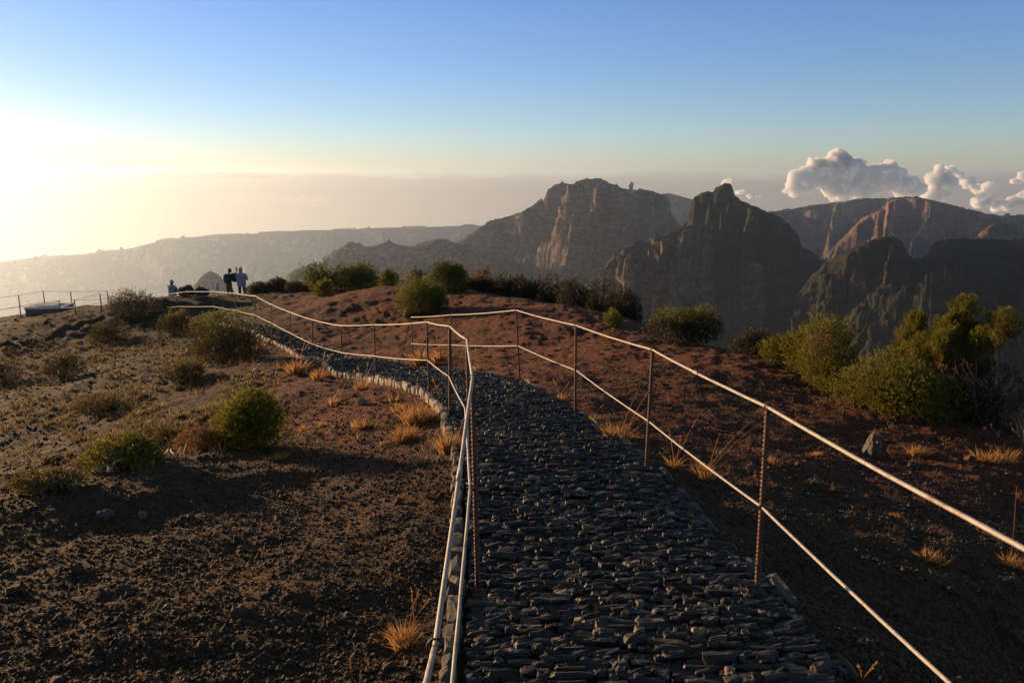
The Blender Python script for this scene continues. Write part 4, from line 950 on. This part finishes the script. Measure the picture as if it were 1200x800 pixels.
ridge('mountain', 'jagged pinnacle ridge leading up to the great cliff massif', [(330,340,2250),(350,322,2230),(377,307,2210),(390,294.6,2200),(400,291,2200),(404,288,2200),(408,284,2200),(412,283,2200),(417,286,2200),(421,283.5,2200),(424,287,2200),(427,292,2200),(440,289,2210),(448,285,2210),(456,281,2220),(463,287,2220),(471,292,2230),(487,289,2240),(500,283,2250),(510,280,2260),(521,280,2270),(530,284,2280),(560,292,2300),(600,310,2300)],
      900, 300, .85, .9, .30, 3.0, 170, rough=.9, step=1.0)
ridge('mountain', 'great flat topped massif with a sunlit golden cliff and a radar dome', [(470,312,2600),(500,300,2560),(530,287,2520),(546,279,2500),(575,258,2470),(604,252,2440),(625,241,2420),(637,234,2400),(642,222,2390),(650,217,2380),(658,214,2370),(668,216,2360),(683,211,2350),(690,209.5,2345),(704,209.5,2350),(709,212,2360),(717,218,2380),(722,216,2390),(728,221,2400),(742,223,2420),(750,221,2440),(765,225,2460),(780,229,2480),(784,234,2480),(787,251,2490),(800,268,2500),(830,290,2500),(860,320,2520)],
      1500, 350, .80, .9, .34, 4.0, 300, rough=1.0, step=.8, rows=330, cliff=95, cliffx=([470,600,636,645,720,745,900],[0,.15,.5,1,1,.5,.4]))
ridge('mountain', 'faint grey ridge end showing behind the flat massif', [(740,236,4600),(783,226,4600),(798,230,4600),(812,234,4600),(826,240,4600),(850,262,4600)], 900, 300, .6, .6, .2, 5.0, 300, rough=.3, step=1.2, rows=90)
ridge('mountain', 'broken crest of lit crags climbing to the rocky knob', [(610,402,1180),(650,372,1200),(672,352,1210),(690,334,1220),(704,318,1225),(714,304,1230),(722,298,1235),(735,290,1240),(748,283,1245),(760,284,1250),(768,276,1250),(780,278,1255),(792,270,1260),(802,266,1265),(820,262,1270),(845,270,1290),(870,290,1300),(900,320,1300)],
      620, 240, .95, .9, .36, 6.0, 120, rough=1.7, step=.8, rows=260, cliff=22)
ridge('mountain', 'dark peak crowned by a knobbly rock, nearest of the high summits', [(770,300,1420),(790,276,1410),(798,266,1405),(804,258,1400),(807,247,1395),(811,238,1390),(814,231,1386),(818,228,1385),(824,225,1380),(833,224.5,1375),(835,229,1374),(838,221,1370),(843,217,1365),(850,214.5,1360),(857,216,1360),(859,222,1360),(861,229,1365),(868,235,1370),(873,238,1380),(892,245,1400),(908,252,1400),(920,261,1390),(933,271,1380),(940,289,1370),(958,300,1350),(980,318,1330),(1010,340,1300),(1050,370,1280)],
      900, 300, .92, .95, .30, 7.0, 190, mat='shademount', rough=1.0, step=.8, rows=300, cliff=28)
ridge('mountain', 'smooth blue grey ridge in the gap beside the red rock mesa', [(860,262,3600),(885,250,3600),(902,248,3600),(925,246,3600),(954,241,3600),(983,237,3600),(1012,232.5,3600),(1037,232.5,3600),(1060,240,3600),(1120,262,3600)], 1500, 400, .6, .7, .28, 8.0, 330, rough=.4, step=1.2, rows=180)
ridge('mountain', 'rust coloured mesa with a blocky sunlit summit', [(930,330,2700),(970,300,2680),(998,270,2660),(1010,256,2650),(1021,252,2640),(1037,247,2620),(1039,236,2610),(1042,232,2600),(1054,232,2600),(1075,230.5,2590),(1087,233,2580),(1100,238,2570),(1121,241,2560),(1146,248,2550),(1171,253,2540),(1200,252,2540),(1240,262,2540),(1330,300,2540)],
      1300, 350, .72, .9, .36, 9.0, 250, mat='redmount', rough=.8, step=.9, rows=280, cliff=45)
ridge('mountain', 'low red rock shoulder in front of the mesa', [(1120,290,1900),(1146,276,1890),(1158,266,1880),(1170,261,1880),(1184,262,1880),(1200,266,1880),(1240,280,1890),(1300,310,1900)], 500, 250, .9, .9, .3, 10.0, 110, mat='redmount', rough=.9, step=.9, rows=150, cliff=25)
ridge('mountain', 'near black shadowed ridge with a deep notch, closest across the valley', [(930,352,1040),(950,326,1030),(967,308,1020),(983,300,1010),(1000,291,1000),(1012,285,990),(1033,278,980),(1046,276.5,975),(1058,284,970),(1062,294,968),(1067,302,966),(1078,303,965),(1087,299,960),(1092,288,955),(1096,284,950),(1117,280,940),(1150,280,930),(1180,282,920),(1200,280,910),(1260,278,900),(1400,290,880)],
      620, 260, .95, .95, .30, 11.0, 150, mat='shademount', rough=1.0, step=.9, rows=240, cliff=20)
# valley and distant lowland
def lowland():
    r = np.concatenate([np.linspace(250, 2500, 60), np.linspace(2560, 7600, 60)]); a = np.radians(np.linspace(0, 360, 241)[:-1])
    R, A = np.meshgrid(r, a, indexing='ij'); X = R * np.sin(A); Y = R * np.cos(A)
    Z = -1000 - 400 * sstep(2500, 7000, R) + 120 * ridged(X / 700, Y / 700, .4, 5) * sstep(7600, 5000, R)
    o = mesh_np('valley_terrain', np.stack([X, Y, Z], -1).reshape(-1, 3), grid_faces(len(r), len(a), wrap=True)[:, ::-1], M['mount']); tag(o, 'deep wooded valleys and lowland far below the ridges', 'terrain', kind='structure')
lowland()

# radar dome on the far summit
def radar():
    p = P(739.5, 221.5, 2415); root = empty('radar_dome', p, 'tiny pale radar dome on a tower on the flat mountain top', 'radar dome')
    s = 2480 / 900.
    V, F = ICO3; v = V * np.array([3.0, 3.0, 3.4]) * s; v[:, 2] += 4.6 * s; MB().add(v, F).build('dome', M['domep'], root)
    V, F = tube([(0, 0, -16), (0, 0, 3.2 * s)], [2.6 * s, 2.0 * s], 16); MB().add(V, F).build('tower', M['domet'], root, smooth=False)
M['domep'] = simple('radome_panels', [(.3, (.42, .43, .46)), (.7, (.55, .55, .57))], .4, 0.7)
M['domet'] = simple('tower_concrete', [(.3, (.20, .20, .20)), (.7, (.30, .29, .28))], .4, 0.9)
radar()

# ---------------------------------------------------------------- clouds beyond the haze
def cloudmat(dens, g=.25):
    m = bpy.data.materials.new('cloud_water'); m.use_nodes = True; nt = m.node_tree; nt.nodes.clear()
    out = nt.nodes.new('ShaderNodeOutputMaterial'); v = nt.nodes.new('ShaderNodeVolumePrincipled')
    v.inputs['Density'].default_value = dens; v.inputs['Anisotropy'].default_value = g; v.inputs['Color'].default_value = (1, 1, 1, 1)
    nt.links.new(v.outputs[0], out.inputs['Volume']); return m
def remesh(o, vox):
    r = o.modifiers.new('voxel', 'REMESH'); r.mode = 'VOXEL'; r.voxel_size = vox
    for k, (sz, st, tp) in enumerate(((330, 165, 'VORONOI'), (120, 62, 'VORONOI'), (70, 55, 'CLOUDS'))):
        t = bpy.data.textures.new('billow', tp); t.noise_scale = sz * vox / 26
        dm = o.modifiers.new('billow', 'DISPLACE'); dm.texture = t; dm.strength = st * vox / 26 * (-1 if tp == 'VORONOI' else 1); dm.mid_level = .45; dm.texture_coords = 'LOCAL'
    return o
M['cloud'] = cloudmat(.013, .1); M['thin'] = cloudmat(.0010, 0); M['thin'].node_tree.nodes['Principled Volume'].inputs['Color'].default_value = (.80, .76, .78, 1)

def cumulus(label, blobs, D, seed, squash=1.0, bumpk=.26, dd=.5):
    """blobs: (px, py, radius_px)"""
    g = np.random.default_rng(seed); mb = MB(); c0 = P(blobs[0][0], blobs[0][1], D)
    for (px, py, rp) in blobs:
        for k in range(20):
            f = .9 if k == 0 else g.uniform(.14, .5)
            an = g.uniform(-.3, 2 * pi - 2.8); ox, oy = (0, 0) if k == 0 else (cos(an) * rp * g.uniform(.6, 1.0), -sin(an) * rp * g.uniform(.5, .95))
            c = P(px + ox, py + oy * squash, D * (1 + g.normal(0, .01 * dd))); R = rp * f * D / 900
            V, F = ICO5 if k < 8 else ICO4
            n = fbm(V[:, 0] * 1.9 + g.uniform(0, 50), V[:, 1] * 1.9, V[:, 2] * 1.9 + g.uniform(0, 9), 6, .62)
            n2 = 1 - np.abs(pnoise(V[:, 0] * 3.1 + k * 7.7, V[:, 1] * 3.1 + px, V[:, 2] * 3.1)) * 2
            v = V * (1 + bumpk * n * 1.5 + .16 * n2 + .09 * (1 - 2 * np.abs(pnoise(V[:, 0] * 7 + k, V[:, 1] * 7, V[:, 2] * 7))))[:, None] * R * np.array([1, 1, squash * .92])
            mb.add(v + c - c0, F)
    o = mb.build('cloud', M['cloud'], loc=c0); remesh(o, 26 * D / 24000); tag(o, label, 'cloud', kind='structure'); return o
DC = 24000; ICO5 = ico(5)
cumulus('bright billowing cumulus, tallest in the group, lit from one side', [(985,196,17),(965,205,16),(942,212,15),(1003,208,17),(1026,212,17),(1044,208,15),(1060,218,13),(930,222,9),(985,220,16),(1010,222,14),(1075,222,8)], DC, 31)
cumulus('upright cumulus tower beside the tallest cloud', [(1103,210,12),(1102,224,13),(1112,218,9),(1090,232,9)], DC * 1.1, 32)
cumulus('grey topped wisp of cumulus behind the towers', [(1113,200,6),(1122,206,6),(1135,214,7),(1145,222,7)], DC * 1.25, 33, .8)
cumulus('small cumulus puff at the end of the cloud group', [(1160,219,6),(1156,226,6),(1151,230,5),(1164,224,4)], DC * 1.1, 34, .9)
cumulus('low dim row of puffs at the far end of the cloud group', [(1150,238,9),(1172,242,9),(1192,238,11),(1208,232,12),(1190,212,5),(1200,207,6)], DC * 1.5, 37, .8)
cumulus('little white puff behind the rocky knob', [(853,213,3.5),(849,216,2.5)], DC, 35)
cumulus('two flat white puffs over the shoulder of the rocky knob', [(868,226,4),(878,230,3.5),(888,231,3)], DC, 36, .7)
def flatcloud(label, x0, x1, y, th, D, seed, thick_f=.35):
    a, b = P(x0, y, D), P(x1, y, D); L = np.linalg.norm(b - a) / 2; c = (a + b) / 2; V, F = ico(5)
    hgt = th * D / 900 / 2; s = np.array([L, L * thick_f, hgt]); ang = atan2(b[1] - a[1], b[0] - a[0])
    v = np.sign(V) * np.abs(V) ** np.array([.8, .8, .9])
    n = fbm(V[:, 0] * 5 + seed, V[:, 1] * 3, V[:, 2] * 2, 5, .6); n2 = fbm(V[:, 0] * 22 + seed, V[:, 1] * 8, V[:, 2] * 3, 4, .6)
    v = v * s; v[:, 2] *= 1 + .7 * n + .35 * n2; v[:, 2] += hgt * .5 * n * (V[:, 2] > 0); v[:, 0] *= 1 + .06 * n2
    o = mesh_np('cloud', v, F, M['thin'], loc=c); tag(o, label, 'cloud', kind='structure'); return o
flatcloud('long thin flat cloud hanging level above the hazy ridge', 176, 336, 206, 9, 20000, 41)
flatcloud('small dim cloud patch low over the misty lowland', 110, 152, 244, 10, 22000, 42)
flatcloud('faint little cloud trailing beside the dim patch', 150, 182, 243, 5, 22000, 43)
flatcloud('tattered pale cloud row above the hazy ridge', 268, 330, 236, 12, 23000, 44)
flatcloud('tattered cloud at the end of the pale row', 326, 388, 236, 10, 23000, 45)

# ---------------------------------------------------------------- haze, sky, sun
SUN_EL, SUN_AZ = radians(7.0), radians(-54)
def haze():
    o = mesh_np('haze', *box((0, 0, (-1402 + 60) / 2), (2 * 7900, 2 * 7900, 1462)), None, smooth=False)
    m = bpy.data.materials.new('haze_air'); m.use_nodes = True; nt = m.node_tree; nt.nodes.clear()
    out = nt.nodes.new('ShaderNodeOutputMaterial'); v = nt.nodes.new('ShaderNodeVolumePrincipled')
    v.inputs['Density'].default_value = HAZE_D; v.inputs['Anisotropy'].default_value = HAZE_G; v.inputs['Color'].default_value = (*HAZE_C, 1)
    nt.links.new(v.outputs[0], out.inputs['Volume']); o.data.materials.append(m); tag(o, 'thin golden haze filling the air down to the valleys', 'haze', kind='stuff')
HAZE_D, HAZE_G, HAZE_C = 0.66e-4, 0.62, (.66, .81, 1.0)
haze()
w = bpy.data.worlds.new('World'); scene.world = w; w.use_nodes = True; nt = w.node_tree; nt.nodes.clear()
out = nt.nodes.new('ShaderNodeOutputWorld'); bg = nt.nodes.new('ShaderNodeBackground'); bg.inputs[1].default_value = 0.09
sky = nt.nodes.new('ShaderNodeTexSky'); sky.sky_type = 'NISHITA'; sky.sun_disc = False; sky.sun_elevation = SUN_EL; sky.sun_rotation = SUN_AZ
sky.altitude = 1800; sky.air_density = 1.0; sky.dust_density = 0.7; sky.ozone_density = 3.0
# below the horizontal the far air keeps the colour of the horizon
tc = nt.nodes.new('ShaderNodeTexCoord'); sp = nt.nodes.new('ShaderNodeSeparateXYZ'); cb = nt.nodes.new('ShaderNodeCombineXYZ'); mx = nt.nodes.new('ShaderNodeMath'); mx.operation = 'MAXIMUM'; mx.inputs[1].default_value = 0.012
nt.links.new(tc.outputs['Generated'], sp.inputs[0]); nt.links.new(sp.outputs[0], cb.inputs[0]); nt.links.new(sp.outputs[1], cb.inputs[1]); nt.links.new(sp.outputs[2], mx.inputs[0]); nt.links.new(mx.outputs[0], cb.inputs[2])
nt.links.new(cb.outputs[0], sky.inputs[0]); el = ramp(nt, sp.outputs[2], [(.0, (1.40, 1.22, 1.26)), (.05, (1.46, 1.34, 1.38)), (.20, (1.22, 1.25, 1.58)), (.45, (1.40, 1.06, .80))])  # unseen upper sky tinted warm, added to make the ambient light less blue
vm = nt.nodes.new('ShaderNodeVectorMath'); vm.operation = 'MULTIPLY'; vm.inputs[1].default_value = (1, 1, 7); nt.links.new(tc.outputs['Generated'], vm.inputs[0])
nz = noise(nt, 9, 7, .62, vm.outputs[0]); zz = math_(nt, 'ADD', sp.outputs[2], math_(nt, 'MULTIPLY', math_(nt, 'SUBTRACT', nz, .5), -.035))
band = ramp(nt, math_(nt, 'ADD', zz, .5), [(.440, (.70, .60, .56)), (.478, (.68, .58, .57)), (.494, (.76, .68, .68)), (.504, (1, 1, 1))])
gm = nt.nodes.new('ShaderNodeGamma'); gm.inputs[1].default_value = .86; nt.links.new(sky.outputs[0], gm.inputs[0])
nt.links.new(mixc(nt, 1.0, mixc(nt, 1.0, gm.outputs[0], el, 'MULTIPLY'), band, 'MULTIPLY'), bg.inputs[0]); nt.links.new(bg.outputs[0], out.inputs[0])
ld = bpy.data.lights.new('sun', 'SUN'); ld.energy = 5.0; ld.angle = radians(.6); ld.color = (1.0, .64, .34)
lo = bpy.data.objects.new('sun', ld); COL.objects.link(lo)
sd = Vector((sin(SUN_AZ) * cos(SUN_EL), cos(SUN_AZ) * cos(SUN_EL), sin(SUN_EL))); lo.rotation_euler = sd.to_track_quat('Z', 'Y').to_euler(); lo.location = (0, 0, 40)

cd = bpy.data.cameras.new('camera'); cam = bpy.data.objects.new('camera', cd); COL.objects.link(cam); scene.camera = cam
cd.sensor_width = 36; cd.lens = 27.0; cd.clip_start = .05; cd.clip_end = 200000
cam.location = (0, 0, CH); cam.rotation_euler = (radians(90) - TH, 0, 0)
scene.view_settings.view_transform = 'Standard'; scene.view_settings.look = 'None'; scene.view_settings.exposure = 0.80; scene.view_settings.gamma = 1.0
scene.view_settings.use_curve_mapping = False
scene.cycles.max_bounces = 6; scene.cycles.transparent_max_bounces = 8; scene.cycles.volume_bounces = 4
scene.cycles.use_denoising = True
